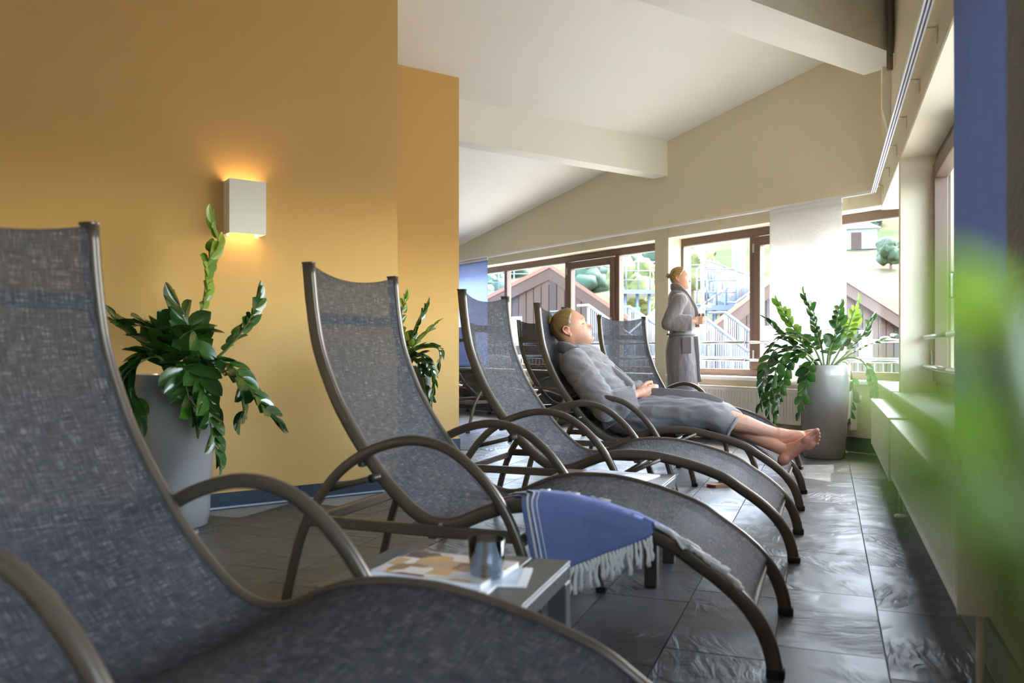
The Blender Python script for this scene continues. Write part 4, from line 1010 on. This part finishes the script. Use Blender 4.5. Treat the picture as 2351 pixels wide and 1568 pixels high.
def folds(o, amp, freq, seed, stretch=(1, 1, 1), lo=None):
    me = o.data; n = len(me.vertices); co = np.empty(n*3); me.vertices.foreach_get('co', co); co = co.reshape(-1, 3)
    nr = np.empty(n*3); me.vertex_normals.foreach_get('vector', nr); nr = nr.reshape(-1, 3)
    q = co*np.array(stretch)*freq+np.array([seed, seed*.7, 0]); nz_ = mnoise.noise
    r = np.array([nz_(p) for p in q]); r2 = np.array([nz_(p) for p in q*2.3+np.array([5, 1, 2])])
    d = (1-np.abs(r)*2)*.6+r2*.4; co = co+nr*(amp*d)[:, None]
    me.vertices.foreach_set('co', co.ravel()); me.update()
def band(name, pts, w, th, m, parent, normals=None):
    return tube(name, catmull(pts, 6), rrect(th, w, min(th, w)*.8), m, parent)
def foot(B, heel, xd, zd, side, L=.255, k=1.0):
    """side +1 = left foot (big toe towards -y of the foot frame)"""
    x = Vector(xd).normalized(); z = Vector(zd); z = (z-x*z.dot(x)).normalized(); y = z.cross(x); H = Vector(heel); s = L/.255
    P = lambda a, b, c: H+x*a*s+y*(b*-side)*s+z*c*s
    R = Matrix((x, y, z)).transposed()
    B.ell(P(.004, 0, .004), (.040*s, .031*s, .034*s), R); B.chain([(P(.0, 0, .01), .031*s), (P(.06, -.004, .022), .034*s), (P(.115, .002, .020), .033*s), (P(.165, .004, .010), .030*s)])
    B.chain([(P(.05, 0, .06), .036*s), (P(.10, .004, .040), .028*s), (P(.16, .008, .022), .022*s)])
    B.ell(P(.172, .020, .002), (.034*s, .028*s, .021*s), R); B.ell(P(.160, -.020, .000), (.038*s, .026*s, .018*s), R)
    toes = [(.200, .030, .0135, .050), (.200, .008, .0098, .046), (.193, -.009, .0092, .042), (.183, -.024, .0088, .037), (.170, -.038, .0085, .032)]
    for a, b, r, l in toes: B.chain([(P(a-.012, b, .003), r*.95*s), (P(a+l*.5, b*1.04, .008), r*.88*s), (P(a+l, b*1.04, .002), r*1.02*s)])
    return P

def build_man():
    root = empty('person', (-1.09, 4.92, .33)); o = root.location.copy(); tag(root, 'man with tied-back blond hair in a grey bathrobe reclining, hands folded', 'person')
    p = lambda u, dv, z: Vector((u, 4.92+dv, z))-o
    hs = 1.07; HM = Matrix.Translation(p(-1.481, -.005, .980))@Matrix.Rotation(math.radians(13), 4, 'Z')@Matrix.Rotation(math.radians(-25), 4, 'Y')@Matrix.Scale(hs, 4)
    B = Blob(); head_blob(B, HM)
    B.chain([(HM@Vector((-.030, 0, -.045)), .060), (p(-1.478, 0, .885), .061), (p(-1.47, 0, .83), .070)])
    B.chain([(HM@Vector((.045, 0, -.088)), .032), (p(-1.43, 0, .85), .045)])
    B.chain([(p(-1.46, 0, .80), .09), (p(-1.36, 0, .68), .115), (p(-1.22, 0, .52), .11), (p(-1.12, 0, .43), .105)])
    for sg in (-1, 1):
        B.chain([(p(-1.45, sg*.06, .80), .07), (p(-1.42, sg*.17, .775), .055)])
        B.chain([(p(-1.12, sg*.08, .43), .085), (p(-.90, sg*.10, .475), .075), (p(-.70, sg*.09, .49), .058)])
    # arms and clasped hands
    B.chain([(p(-1.42, -.17, .775), .055), (p(-1.18, -.26, .505), .042), (p(-1.085, -.14, .572), .030), (p(-1.065, -.105, .588), .026)])
    B.chain([(p(-1.42, .17, .775), .055), (p(-1.19, .26, .53), .042), (p(-1.09, .13, .585), .030), (p(-1.065, .09, .592), .026)])
    for sg in (-1, 1):
        dz = .0 if sg < 0 else -.010
        R = Matrix.Rotation(math.radians(-18*sg), 3, 'Z')@Matrix.Rotation(math.radians(-16), 3, 'Y')
        B.ell(p(-1.022, sg*.062, .603+dz), (.048, .017, .041), R); B.cap(p(-1.062, sg*.098, .590+dz), .026, p(-1.03, sg*.07, .60+dz), .027)
        for i in range(4):
            z = .640-.0215*i+dz+(.008 if i in (1, 2) else 0)*.3; e = (0, .006, .004, -.008)[i]
            B.chain([(p(-.992+e*.4, sg*.050, z-.004), .0108), (p(-.962+e, sg*.026, z), .0102), (p(-.952+e, -sg*.006, z-.004), .0094), (p(-.968+e, -sg*.034, z-.010), .0086)])
        B.chain([(p(-1.035, sg*.055, .632+dz), .0135), (p(-1.008, sg*.030, .655+dz), .0115), (p(-.985, sg*.006, .660+dz), .0098)])
    # legs crossed at the ankles
    B.chain([(p(-.70, -.09, .49), .060), (p(-.56, -.075, .462), .060), (p(-.44, -.05, .430), .050), (p(-.33, -.02, .393), .037), (p(-.262, .0, .372), .035)])
    foot(B, p(-.302, .031, .322), (.97, .06, .20), (-.05, -.62, .78), -1, .248)
    B.chain([(p(-.70, .09, .485), .058), (p(-.56, .055, .42), .056), (p(-.44, .02, .378), .047), (p(-.31, -.022, .322), .037), (p(-.222, -.045, .288), .035)])
    foot(B, p(-.228, -.088, .238), (.78, -.03, .62), (-.42, .83, .30), 1, .250)
    body = B.build('body', .0036, M_SKIN, root, 2, .45)
    sf = skin_fn(HM, (206, 148, 116), .55, (172, 92, 78), (104, 70, 44), .8, (60, 38, 30))
    def man_skin(P):
        c = sf(P); W = P+np.array(o); k = np.clip((W[:, 0]+.26)/.04, 0, 1)*np.clip((4.845-W[:, 1])/.02, 0, 1)*.55; k = np.maximum(k, .5*np.clip((W[:, 0]+.075)/.03, 0, 1)*(W[:, 2] < .5))[:, None]
        return c*(1-k)+np.array(lin((206, 134, 112)))*k
    paint(body, man_skin)
    h = hair(HM, body, (66, 45, 22), (166, 126, 70), (-.080, -.012, .098))
    # robe
    n = Vector((.78, 0, .627)); yv = Vector((0, 1, 0)); Q = Blob()
    S = lambda u, z, a, b, ax: (p(u, 0, z), Vector(ax)*a, yv*b)
    t1_ = (.78, 0, .627)
    Q.loft([S(-1.478, .852, .058, .074, t1_), S(-1.458, .832, .080, .14, t1_), S(-1.42, .795, .112, .205, t1_), S(-1.335, .68, .135, .215, t1_), S(-1.235, .56, .132, .205, (.72, 0, .69)), S(-1.13, .462, .122, .205, (.45, 0, .89)), S(-1.0, .455, .118, .21, (.0, 0, 1)),
            S(-.86, .482, .100, .20, (-.05, 0, 1)), S(-.72, .482, .094, .19, (.08, 0, 1)), S(-.60, .462, .090, .18, (.35, 0, .94)), S(-.525, .425, .082, .165, (.55, 0, .83)), S(-.505, .412, .074, .155, (.58, 0, .81))], 40, 5)
    Q.ell(p(-1.40, -.16, .755), (.09, .075, .09)); Q.ell(p(-1.40, .16, .755), (.09, .075, .09))
    def sleeve(sg, sh, el, cu, end):
        Q.chain([(p(*sh), .088), (p(*el), .080)])
        a, b, c = p(*el), p(*cu), p(*end); up = Vector((0, 0, 1)); d = (c-a).normalized(); s2 = d.cross(up).normalized(); u2 = s2.cross(d)
        Q.loft([(a-d*.03, u2*.070, s2*.070), (a+d*.03, u2*.080, s2*.074), (b, u2*.088, s2*.066), (c, u2*.092, s2*.060)], 28, 4)
    sleeve(-1, (-1.405, -.19, .765), (-1.205, -.255, .525), (-1.12, -.19, .535), (-1.068, -.135, .545)); sleeve(1, (-1.405, .19, .765), (-1.21, .255, .55), (-1.13, .18, .56), (-1.075, .12, .575))
    rb = Q.build('bathrobe', .007, M_ROBE, root, 6, .5)
    folds(rb, .014, 7.5, 3.1, (.8, .8, 1.9)); folds(rb, .005, 17, 8.1, (.6, 1, 1.6))
    for sg in (-1, 1):
        band('lapel', [p(-1.556, sg*.012, .868), p(-1.532, sg*.062, .868), p(-1.475, sg*.090, .858), p(-1.40, sg*.086, .822), p(-1.31, sg*.066, .775), p(-1.20, sg*(.038 if sg < 0 else .015), .705), p(-1.115, sg*.014, .63)], .036, .018, M_ROBE, rb)
    band('cuff_band', [p(-1.066+.0*k, -.135+.062*math.cos(a)*.78, .545+.094*math.sin(a)) for k, a in enumerate(np.linspace(0, 2*math.pi, 15))], .006, .016, M_ROBE, rb)
    band('belt', [p(-1.02, -.212, .50), p(-1.09, -.215, .475), p(-1.17, -.205, .44), p(-1.235, -.17, .40)], .022, .008, M_ROBE, rb)
    band('skirt_flap', [p(-1.05, -.03, .585), p(-.92, -.055, .592), p(-.78, -.075, .584), p(-.66, -.07, .568), p(-.57, -.06, .535)], .036, .006, M_ROBE, rb)
    band('hem', [p(-.508+.50*.078*math.cos(a)*1.05, .158*math.sin(a), .412+.81*.078*math.cos(a)*1.05) for a in np.linspace(0, 2*math.pi, 24)], .012, .008, M_ROBE, rb)
build_man()

def build_woman():
    w0 = on_plane(1566, 890, bc(0, -.40), D4); rz = T1-math.radians(14)
    root = empty('person', (w0.x, w0.y, 0), rz); tag(root, 'woman with a blond bun in a grey bathrobe standing at the window with a glass', 'person')
    p = lambda x, y, z: Vector((x, y, z)); hs = .89
    HM = Matrix.Translation((-.018, 0, 1.532))@Matrix.Rotation(math.radians(-3), 4, 'Y')@Matrix.Scale(hs, 4)
    B = Blob(); head_blob(B, HM, True)
    B.chain([(HM@Vector((-.03, 0, -.05)), .047), (p(-.045, 0, 1.43), .046), (p(-.035, 0, 1.36), .06)]); B.chain([(HM@Vector((.04, 0, -.085)), .024), (p(-.005, 0, 1.41), .036)])
    B.chain([(p(-.025, 0, 1.33), .075), (p(-.01, 0, 1.15), .09), (p(-.01, 0, 1.0), .08), (p(-.01, 0, .90), .105)])
    for sg in (-1, 1):
        B.chain([(p(-.02, sg*.05, 1.34), .055), (p(-.02, sg*.15, 1.325), .045)])
        B.chain([(p(-.01, sg*.075, .88), .085), (p(.0, sg*.075, .50), .054), (p(-.02, sg*.075, .36), .052), (p(-.02, sg*.075, .10), .034), (p(-.02, sg*.075, .07), .036)])
        foot(B, p(-.045, sg*.078, .036), (1, -.05*sg*-1, 0), (0, 0, 1), sg, .225)
    B.chain([(p(-.02, -.15, 1.325), .045), (p(-.115, -.215, 1.10), .036), (p(.10, -.175, 1.115), .024), (p(.115, -.170, 1.118), .022)])
    B.chain([(p(-.02, .15, 1.325), .045), (p(-.10, .215, 1.10), .036), (p(.09, .12, 1.10), .024)])
    # right hand around the glass
    G = p(.185, -.135, 1.105)
    B.ell(p(.140, -.165, 1.128), (.038, .015, .036), Matrix.Rotation(math.radians(12), 3, 'Z'))
    for i in range(4):
        z = 1.155-.0185*i; B.chain([(p(.163, -.170, z), .0092), (p(.192, -.174, z), .0086), (p(.215, -.160, z), .0080), (p(.222, -.138, z), .0072)])
    B.chain([(p(.135, -.150, 1.150), .011), (p(.150, -.122, 1.160), .0095), (p(.172, -.104, 1.158), .0085)])
    B.ell(p(.10, .09, 1.10), (.036, .016, .034)); 
    for i in range(4): z = 1.125-.017*i; B.chain([(p(.115, .075, z), .0088), (p(.145, .05, z), .0082), (p(.160, .02, z), .0074)])
    B.chain([(p(.09, .075, 1.13), .010), (p(.11, .05, 1.145), .0085)])
    body = B.build('body', .0042, M_SKIN, root, 2, .45); paint(body, skin_fn(HM, (208, 154, 124), .0, (180, 92, 82), (120, 88, 58), .7, (50, 36, 32)))
    hair(HM, body, (98, 72, 38), (196, 162, 104), (-.112, 0, .040), True, .007)
    Q = Blob(); ax, by = Vector((1, 0, 0)), Vector((0, 1, 0)); S = lambda z, x, a, b: (p(x, 0, z), ax*a, by*b)
    Q.loft([S(1.425, -.035, .062, .072), S(1.385, -.03, .088, .14), S(1.33, -.02, .108, .178), S(1.22, .0, .125, .178), S(1.10, .0, .120, .165), S(1.00, -.005, .112, .152), S(.92, -.012, .128, .168), S(.82, -.012, .140, .18), S(.68, -.002, .142, .185), S(.55, .006, .146, .19), S(.462, .010, .152, .195)], 44, 5)
    for sg in (-1, 1):
        Q.chain([(p(-.02, sg*.155, 1.31), .074), (p(-.085, sg*.205, 1.17), .068), (p(-.118, sg*.222, 1.10), .062)])
        a, c = p(-.115, sg*.222, 1.10), p(.095, sg*(.185 if sg < 0 else .13), 1.105); d = (c-a).normalized(); s2 = d.cross(Vector((0, 0, 1))).normalized(); u2 = s2.cross(d)
        Q.loft([(a-d*.02, u2*.05, s2*.05), (a+d*.05, u2*.070, s2*.062), (a.lerp(c, .6), u2*.076, s2*.06), (c, u2*.072, s2*.054)], 26, 4)
    rb = Q.build('bathrobe', .0075, M_ROBE, root, 5, .5); folds(rb, .007, 9, 1.7, (1.5, 1.5, .45)); folds(rb, .003, 26, 4.2, (1, 1, .6))
    for sg in (-1, 1):
        band('lapel', [p(-.098, sg*.01, 1.452), p(-.080, sg*.055, 1.458), p(-.030, sg*.078, 1.440), p(.035, sg*.082, 1.375), p(.092, sg*.070, 1.29), p(.128, sg*.045, 1.20), p(.132, sg*(.02 if sg < 0 else -.01), 1.10)], .030, .013, M_ROBE, rb)
    band('belt', [p(-.006+.122*math.cos(a), .160*math.sin(a), 1.0) for a in np.linspace(0, 2*math.pi, 22)], .010, .020, M_ROBE, rb)
    box('pocket', (.005, -.196, .82), (.095, -.176, .975), M_ROBE, rb, .008, 2)
    band('front_edge', [p(.128, -.035, .98), p(.140, -.045, .82), p(.150, -.05, .62), p(.163, -.05, .55)], .022, .008, M_ROBE, rb)
    band('hem', [p(.010+.156*math.cos(a), .199*math.sin(a), .470) for a in np.linspace(0, 2*math.pi, 26)], .008, .014, M_ROBE, rb)
    gl = lathe('tumbler', [(.026, 0), (.028, .004), (.034, .088), (.032, .088), (.026, .012), (.001, .010)], M_CLEAR, None, 28)
    gl.location = root.matrix_basis@G if False else Matrix.Translation(root.location)@Matrix.Rotation(rz, 4, 'Z')@G; tag(gl, 'clear water glass held by the standing woman', 'glass')
build_woman()
# slipper under the man's lounger
def slipper():
    q = on_z(1660, 1114); root = empty('slipper', q, math.radians(60)); tag(root, 'brown-soled bath slipper on the floor under the man\'s lounger', 'slipper')
    prof = [(-.13, .02), (-.12, .035), (-.06, .038), (0, .035), (.06, .045), (.11, .04), (.13, .015)]
    out = [(x, y, 0) for x, y in prof]+[(x, -y, 0) for x, y in prof[::-1]]
    prism('sole', out, (0, 0, .018), mat('brown_sole', (150, 112, 88), .7), root)
    vs = []; fs = []
    for i in range(7):
        x = .01+.1*i/6
        for k in range(9): a = math.pi*k/8; vs.append((x, .044*math.cos(a), .016+(.055-.028*i/6)*math.sin(a)))
    for i in range(6):
        for k in range(8): a = i*9+k; fs.append([a, a+1, a+10, a+9])
    u = make('strap', vs, fs, mat('slipper_cloth', (206, 196, 186), .9), root, True); sm = u.modifiers.new('t', 'SOLIDIFY'); sm.thickness = .005
slipper()
# ------------------------------------------------------------------ outside
M_TERR = mat('terrace_concrete', (100, 100, 97), 0.8, var=(0.6, 0.06))
M_HILL = None
def hill_mat():
    m = bpy.data.materials.new('meadow'); m.use_nodes = True; nt = m.node_tree; b = nt.nodes['Principled BSDF']; L = nt.links.new
    tc = nt.nodes.new('ShaderNodeTexCoord'); mp = nt.nodes.new('ShaderNodeMapping'); mp.inputs['Scale'].default_value = (.03, .03, .12); L(tc.outputs['Object'], mp.inputs[0])
    n = nt.nodes.new('ShaderNodeTexNoise'); n.inputs['Scale'].default_value = 2.2; n.inputs['Detail'].default_value = 6; L(mp.outputs[0], n.inputs['Vector'])
    rp = nt.nodes.new('ShaderNodeValToRGB'); e = rp.color_ramp.elements; e[0].position = .40; e[0].color = lin((56, 66, 46))+(1,); e[1].position = .58; e[1].color = lin((90, 82, 63))+(1,)
    L(n.outputs['Fac'], rp.inputs[0]); L(rp.outputs[0], b.inputs['Base Color']); b.inputs['Roughness'].default_value = .95; b.inputs['Specular IOR Level'].default_value = 0.0; return m
# ground and hillside in camera-aligned axes: X right, Z ahead
def cw(X, Z, z=0.0): return Vector((rgt.x*X+fwd.x*Z, rgt.y*X+fwd.y*Z, z))
def hill_h(X, Z):
    k = max(0.0, Z-38.0); h = -0.25+k*(0.20+0.0024*min(60, max(-20, X+10)))+0.02*max(0, X-10)*min(1, k/10)
    return h+1.4*mnoise.noise(Vector((X*.05, Z*.05, .3)))*min(1, k/12)
vs = []; fs = []; nx, nz = 60, 46
for j in range(nz+1):
    for i in range(nx+1):
        X = -70+180*i/nx; Z = 6+ (130)*(j/nz); vs.append(cw(X, Z, hill_h(X, Z)))
for j in range(nz):
    for i in range(nx): a = j*(nx+1)+i; fs.append([a, a+1, a+nx+2, a+nx+1])
hill = make('hillside', vs, fs, hill_mat(), None, True); struct(hill)
tv = [bc(-30, OUT+.02, -.12), bc(30, OUT+.02, -.12), bc(30, 30, -.12), bc(-30, 30, -.12)]
struct(prism('terrace', tv, (0, 0, -.3), M_TERR))
struct(box('terrace_side', (RX+.36, -14, -.42), (26, 12.0, -.13), M_TERR))

M_WOOD = mat('weathered_planks', (60, 38, 24), .8, var=(5, .2)); M_WOODD = mat('dark_planks', (44, 27, 18), .8, var=(5, .2)); M_ROOF = mat('pale_sheet_roof', (86, 92, 100), .5)
M_TRIMO = mat('orange_trim', (104, 56, 34), .5); M_TRIMR = mat('red_trim', (160, 60, 50), .5); M_TRIMW = mat('white_trim', (112, 112, 112), .5); M_WGL = mat('house_window', (150, 166, 180), .1)
def gable_house(name, label, apex, le, re_, depth, base, trim, wood=M_WOOD, alt=M_WOODD, npl=22):
    """apex, le, re_: (px, py, Z) pixel guides of the gable; the house runs back by depth"""
    A = at_depth(*apex); Lp_ = at_depth(*le); Rp_ = at_depth(*re_); root = empty(name, (A.x, A.y, base)); tag(root, label, 'house'); o = root.location.copy()
    back = Vector((A.x, A.y, 0)).normalized()
    A -= o; Lp_ -= o; Rp_ -= o; zb = 0.0
    def topz(q): # height of the gable line at fraction q from left to right
        pa = (Vector((A.x, A.y, 0))-Vector((Lp_.x, Lp_.y, 0))).dot((Vector((Rp_.x, Rp_.y, 0))-Vector((Lp_.x, Lp_.y, 0))))/(Vector((Rp_.x, Rp_.y, 0))-Vector((Lp_.x, Lp_.y, 0))).length_squared
        return Lp_.z+(A.z-Lp_.z)*q/pa if q < pa else A.z+(Rp_.z-A.z)*(q-pa)/(1-pa)
    P = lambda q, z: Vector((Lp_.x+(Rp_.x-Lp_.x)*q, Lp_.y+(Rp_.y-Lp_.y)*q, z))
    inset = .05
    core = prism('wall', [P(inset+.005, 0)+back*.32, P(1-inset-.005, 0)+back*.32, P(1-inset-.005, topz(1-inset)-.15)+back*.32]+[P(q, topz(q)-.15)+back*.32 for q in (.75, .5, .25)]+[P(inset+.005, topz(inset)-.15)+back*.32], back*(depth-.6), alt, root)
    for i in range(npl):
        q0 = inset+(1-2*inset)*i/npl+.002; q1 = inset+(1-2*inset)*(i+1)/npl-.002; off = back*(.27+.015*(i % 2))
        prism('plank', [P(q0, 0)+off, P(q1, 0)+off, P(q1, topz(q1)-.14)+off, P(q0, topz(q0)-.14)+off], back*.04, wood if (i*7) % 5 else alt, core)
    th = Vector((0, 0, .12))
    for a, b, nm in ((Lp_, A, 'roof'), (A, Rp_, 'roof')):
        r = prism(nm, [a, b, b+back*depth, a+back*depth], th, M_ROOF, root)
        prism('barge_board', [a-Vector((0, 0, .30)), b-Vector((0, 0, .30)), b+th*.3, a+th*.3], -back*.05, wood, r)
        prism('verge_trim', [a+th*.3, b+th*.3, b+th*1.3, a+th*1.3], -back*.08, trim, r)
    for q in (.28, .5, .72):
        zz = topz(q)-1.75; w = prism('window', [P(q-.035, zz)+back*.255, P(q+.035, zz)+back*.255, P(q+.035, zz+.8)+back*.255, P(q-.035, zz+.8)+back*.255], back*.05, M_TRIMW, root)
        prism('pane', [P(q-.028, zz+.08)+back*.245, P(q+.028, zz+.08)+back*.245, P(q+.028, zz+.72)+back*.245, P(q-.028, zz+.72)+back*.245], back*.02, M_WGL, w)
    return root
gable_house('chalet', 'weathered wooden chalet gable with pale roof seen through the left window', (1262, 618, 24), (1075, 712, 26), (1530, 800, 21), 6, -.14, M_TRIMO)
gable_house('chalet', 'wooden chalet gable seen behind the white sheer panel', (1850, 592, 21), (1612, 775, 19), (2110, 757, 23), 4, -.14, M_TRIMO, alt=mat('grey_planks', (48, 40, 36), .8))
gable_house('chalet', 'chalet with red and white roof edge beyond the stairs', (1735, 640, 31), (1640, 712, 30), (1860, 712, 32), 3, -.14, M_TRIMR)

M_GALV = mat('white_galvanised', (96, 101, 108), .4, metal=.2)
def stair(name, label, a, b, wid, nst, group='white metal outdoor stairs'):
    """a, b: pixel guides (px,py,Z) of the upper and lower end of the handrail"""
    A = at_depth(*a); B = at_depth(*b); root = empty(name, B-Vector((0, 0, .95))); tag(root, label, 'stairs', group); o = root.location.copy(); A = A-o; B = B-o
    d = B-A; h = Vector((d.x, d.y, 0)).normalized(); sd = Vector((-h.y, h.x, 0))*wid
    dn = Vector((0, 0, -.95))
    for k in (0, 1):
        q = sd*k
        prism('stringer', [A+q+dn, B+q+dn, B+q+dn+Vector((0, 0, -.22)), A+q+dn+Vector((0, 0, -.22))], sd.normalized()*.03, M_GALV, root)
        tube('handrail', [A+q-h*.3, A+q, B+q, B+q+h*.3], circ(.025, 6), M_GALV, root)
        tube('lower_rail', [A+q+dn*.9, B+q+dn*.9], circ(.014, 6), M_GALV, root)
        for i in range(nst*2+1):
            p = A+d*(i/(nst*2))+q; tube('baluster', [p, p+dn*(1.0)], circ(.022 if i % 8 == 0 else .008, 5), M_GALV, root)
    for i in range(nst):
        p = A+d*((i+.5)/nst)+dn; prism('tread', [p-h*.13, p+h*.13, p+h*.13+sd, p-h*.13+sd], (0, 0, -.03), M_GALV, root)
    return root
stair('metal_stairs', 'white stairs descending right behind the standing woman', (1596, 712, 13.2), (1716, 806, 12.6), 1.0, 12)
stair('metal_stairs', 'white stairs behind the reclining man seen through the door', (1350, 700, 15), (1455, 775, 14), 1.0, 12)
stair('metal_stairs', 'white stairs rising right beside the pillar', (1512, 706, 15.5), (1440, 770, 14.5), .9, 10)
stair('metal_stairs', 'upper white stair flight behind the woman', (1716, 628, 24), (1612, 700, 23), 1.2, 16)
stair('metal_stairs', 'top white stair flight against the meadow', (1628, 600, 27), (1765, 648, 27), 1.2, 18)
def platform(label, px0, px1, py, Z, hgt):
    a = at_depth(px0, py, Z); b = at_depth(px1, py, Z); root = empty('lift_platform', Vector((a.x, a.y, -.13))); tag(root, label, 'platform'); o = root.location.copy(); a -= o; b -= o
    dk = Vector((fwd.x, fwd.y, 0))*2.0
    prism('deck', [a, b, b+dk, a+dk], (0, 0, -.15), M_GALV, root)
    for k in range(5):
        p = a.lerp(b, k/4); tube('support_post', [p+dk*.1, Vector((p.x, p.y, 0))+dk*.1], circ(.06, 6), M_GALV, root); tube('rail_post', [p, p+Vector((0, 0, 1))], circ(.025, 6), M_GALV, root)
    for z in (.35, .68, 1.0): tube('guard_rail', [a+Vector((0, 0, z)), b+Vector((0, 0, z))], circ(.02, 6), M_GALV, root)
platform('white railed platform beside the upper stairs', 1600, 1690, 700, 23, 1); platform('long pale railed deck behind the left chalet roof', 1110, 1250, 668, 33, 1); platform('pale railed deck left of the pillar', 1410, 1520, 665, 30, 1)
def pole(name, label, px, pt, pb, Z, r):
    a = at_depth(px, pt, Z); root = empty(name, Vector((a.x, a.y, hill_h(0, Z)-.1 if Z > 40 else -.13))); tag(root, label, 'mast'); o = root.location
    tube('shaft', [Vector((0, 0, 0)), a-o], circ(r, 10), M_GALV, root); tube('arm', [a-o, a-o+Vector((rgt.x, rgt.y, 0))*.9+Vector((0, 0, .25))], circ(r*.6, 8), M_GALV, root)
pole('light_mast', 'thin white lamp mast behind the woman', 1613, 560, 800, 18, .04); pole('light_mast', 'thick pale lift mast right of the woman', 1697, 530, 800, 36, .30)
# fence of thin white bars on the terrace
def picket(label, s0, s1, t, z1):
    root = empty('bar_fence', bc(s0, t, -.12)); tag(root, label, 'fence'); o = root.location
    a = bc(s0, t, z1)-o; b = bc(s1, t, z1)-o
    tube('top_rail', [a, b], circ(.02, 6), M_GALV, root); dz = Vector((0, 0, -(z1+.12)+.08)); tube('foot_rail', [a+dz, b+dz], circ(.015, 6), M_GALV, root)
    n = int(abs(s1-s0)/.11)
    for i in range(n+1): p = a.lerp(b, i/n); tube('bar', [p, p+dz*(1.0 if i % 12 else 1.08)], circ(.007 if i % 12 else .02, 4), M_GALV, root)
picket('white bar fence on the terrace outside the gable windows', -2.4, 11.5, 3.2, .74)
# trees
M_TREE = mat('tree_foliage', (42, 58, 32), .8, var=(1.2, .35)); M_TREEY = mat('tree_foliage_yellow', (88, 90, 44), .8, var=(1.2, .3)); M_TREED = mat('conifer_foliage', (46, 66, 48), .8, var=(1.2, .35)); M_BARK = mat('bark', (96, 76, 60), .9)
def tree(label, px, pt, pb, Z, w, kind, seed):
    rnd = random.Random(seed); top = at_depth(px, pt, Z); bot = at_depth(px, pb, Z); bot.z = hill_h((px-CX)/F_PX*Z, Z)-.2; top.z = max(top.z, bot.z+2.5); root = empty('tree', (top.x, top.y, bot.z)); tag(root, label, 'tree', 'trees on the slope'); H = top.z-bot.z
    tube('trunk', [(0, 0, -.5), (0, 0, H*.6)], circ(.12+.01*H, 7), M_BARK, root, taper=lambda q: 1-.6*q)
    bm = bmesh.new()
    if kind == 'conifer':
        for k in range(60):
            f = (k/60)**.8; a = k*2.4; r = w*(1-f)*.75*rnd.uniform(.5, 1.1); bmesh.ops.create_icosphere(bm, subdivisions=2, radius=w*(.16+.30*(1-f)), matrix=Matrix.Translation((r*math.cos(a), r*math.sin(a), H*(.12+.86*f)))@Matrix.Diagonal((1, 1, .8, 1)))
    else:
        for k in range(16):
            a = rnd.random()*6.28; r = w*.55*math.sqrt(rnd.random()); z = H*rnd.uniform(.4, .82); bmesh.ops.create_icosphere(bm, subdivisions=3, radius=w*rnd.uniform(.35, .5), matrix=Matrix.Translation((r*math.cos(a), r*math.sin(a), z)))
    for v in bm.verts:
        q = mnoise.noise_vector(v.co*1.7+Vector((seed, 0, 0)))*w*.14+mnoise.noise_vector(v.co*4.0)*w*.10+mnoise.noise_vector(v.co*9.0)*w*.05; v.co += q
    me = bpy.data.meshes.new('crown'); bm.to_mesh(me); bm.free(); me.polygons.foreach_set('use_smooth', [True]*len(me.polygons))
    link('crown', me, M_TREED if kind == 'conifer' else (M_TREEY if kind == 'yellow' else M_TREE), root)
tree('yellow-topped round tree through the pane left of the pillar', 1445, 578, 660, 45, 1.6, 'yellow', 1)
tree('round green tree next to the pillar', 1488, 570, 668, 56, 1.9, 'green', 2)
for i, (px, pt, pb, Z, w, k, lb) in enumerate(((1130, 608, 668, 62, 2.0, 'conifer', 'dark conifer at the far left beside the blue curtain'), (1165, 600, 668, 74, 2.2, 'conifer', 'second dark conifer right of the blue curtain'), (1215, 598, 668, 84, 2.0, 'conifer', 'third dark conifer above the left chalet roof'),
        (1350, 560, 650, 60, 2.2, 'conifer', 'conifer above the glazed sash'), (1390, 555, 650, 66, 2.2, 'green', 'broad green tree above the glazed sash'), (1420, 550, 655, 84, 2.4, 'conifer', 'conifer behind the yellow-topped tree'), (1530, 540, 650, 72, 2.6, 'conifer', 'conifer behind the round green tree'),
        (1590, 545, 640, 52, 1.8, 'yellow', 'pale yellow bush above the standing woman'), (1985, 500, 530, 80, 2.6, 'green', 'low green shrub on the meadow at upper right'), (2045, 690, 720, 60, 1.2, 'green', 'small green shrub on the meadow at lower right'))):
    tree(lb, px, pt, pb, Z, w, k, 10+i)
hut = at_depth(1965, 515, 70); hut.z = hill_h((1965-CX)/F_PX*70, 70)+.3
hb = empty('hut', hut); tag(hb, 'small white hut on the meadow at upper right', 'hut')
box('wall', (-1.6, -1, -.5), (1.6, 1, 1.2), M_TRIMW, hb); prism('roof', [(-1.9, -1.3, 1.2), (1.9, -1.3, 1.2), (0, -1.3, 2.1)], (0, 2.6, 0), mat('grey_roof', (170, 176, 184), .6), hb); box('door', (-.4, -1.03, -.5), (.4, -1.0, .9), M_WOOD, hb)
# green sign on the chalet behind the pane beside the pillar
sg = at_depth(1460, 711, 18); sgo = empty('wall_sign', sg, T1); tag(sgo, 'small green and white sign outside, left of the pillar', 'sign')
box('board', (-.09, 0, -.05), (.09, .02, .05), mat('sign_green', (70, 176, 130), .5), sgo); box('white_mark', (-.03, -.004, -.035), (.03, .0, .035), M_TRIMW, sgo)
tube('bracket', [(0, .01, -.05), (0, .01, -2.8+sg.z*0)], circ(.012, 6), M_GALV, sgo)
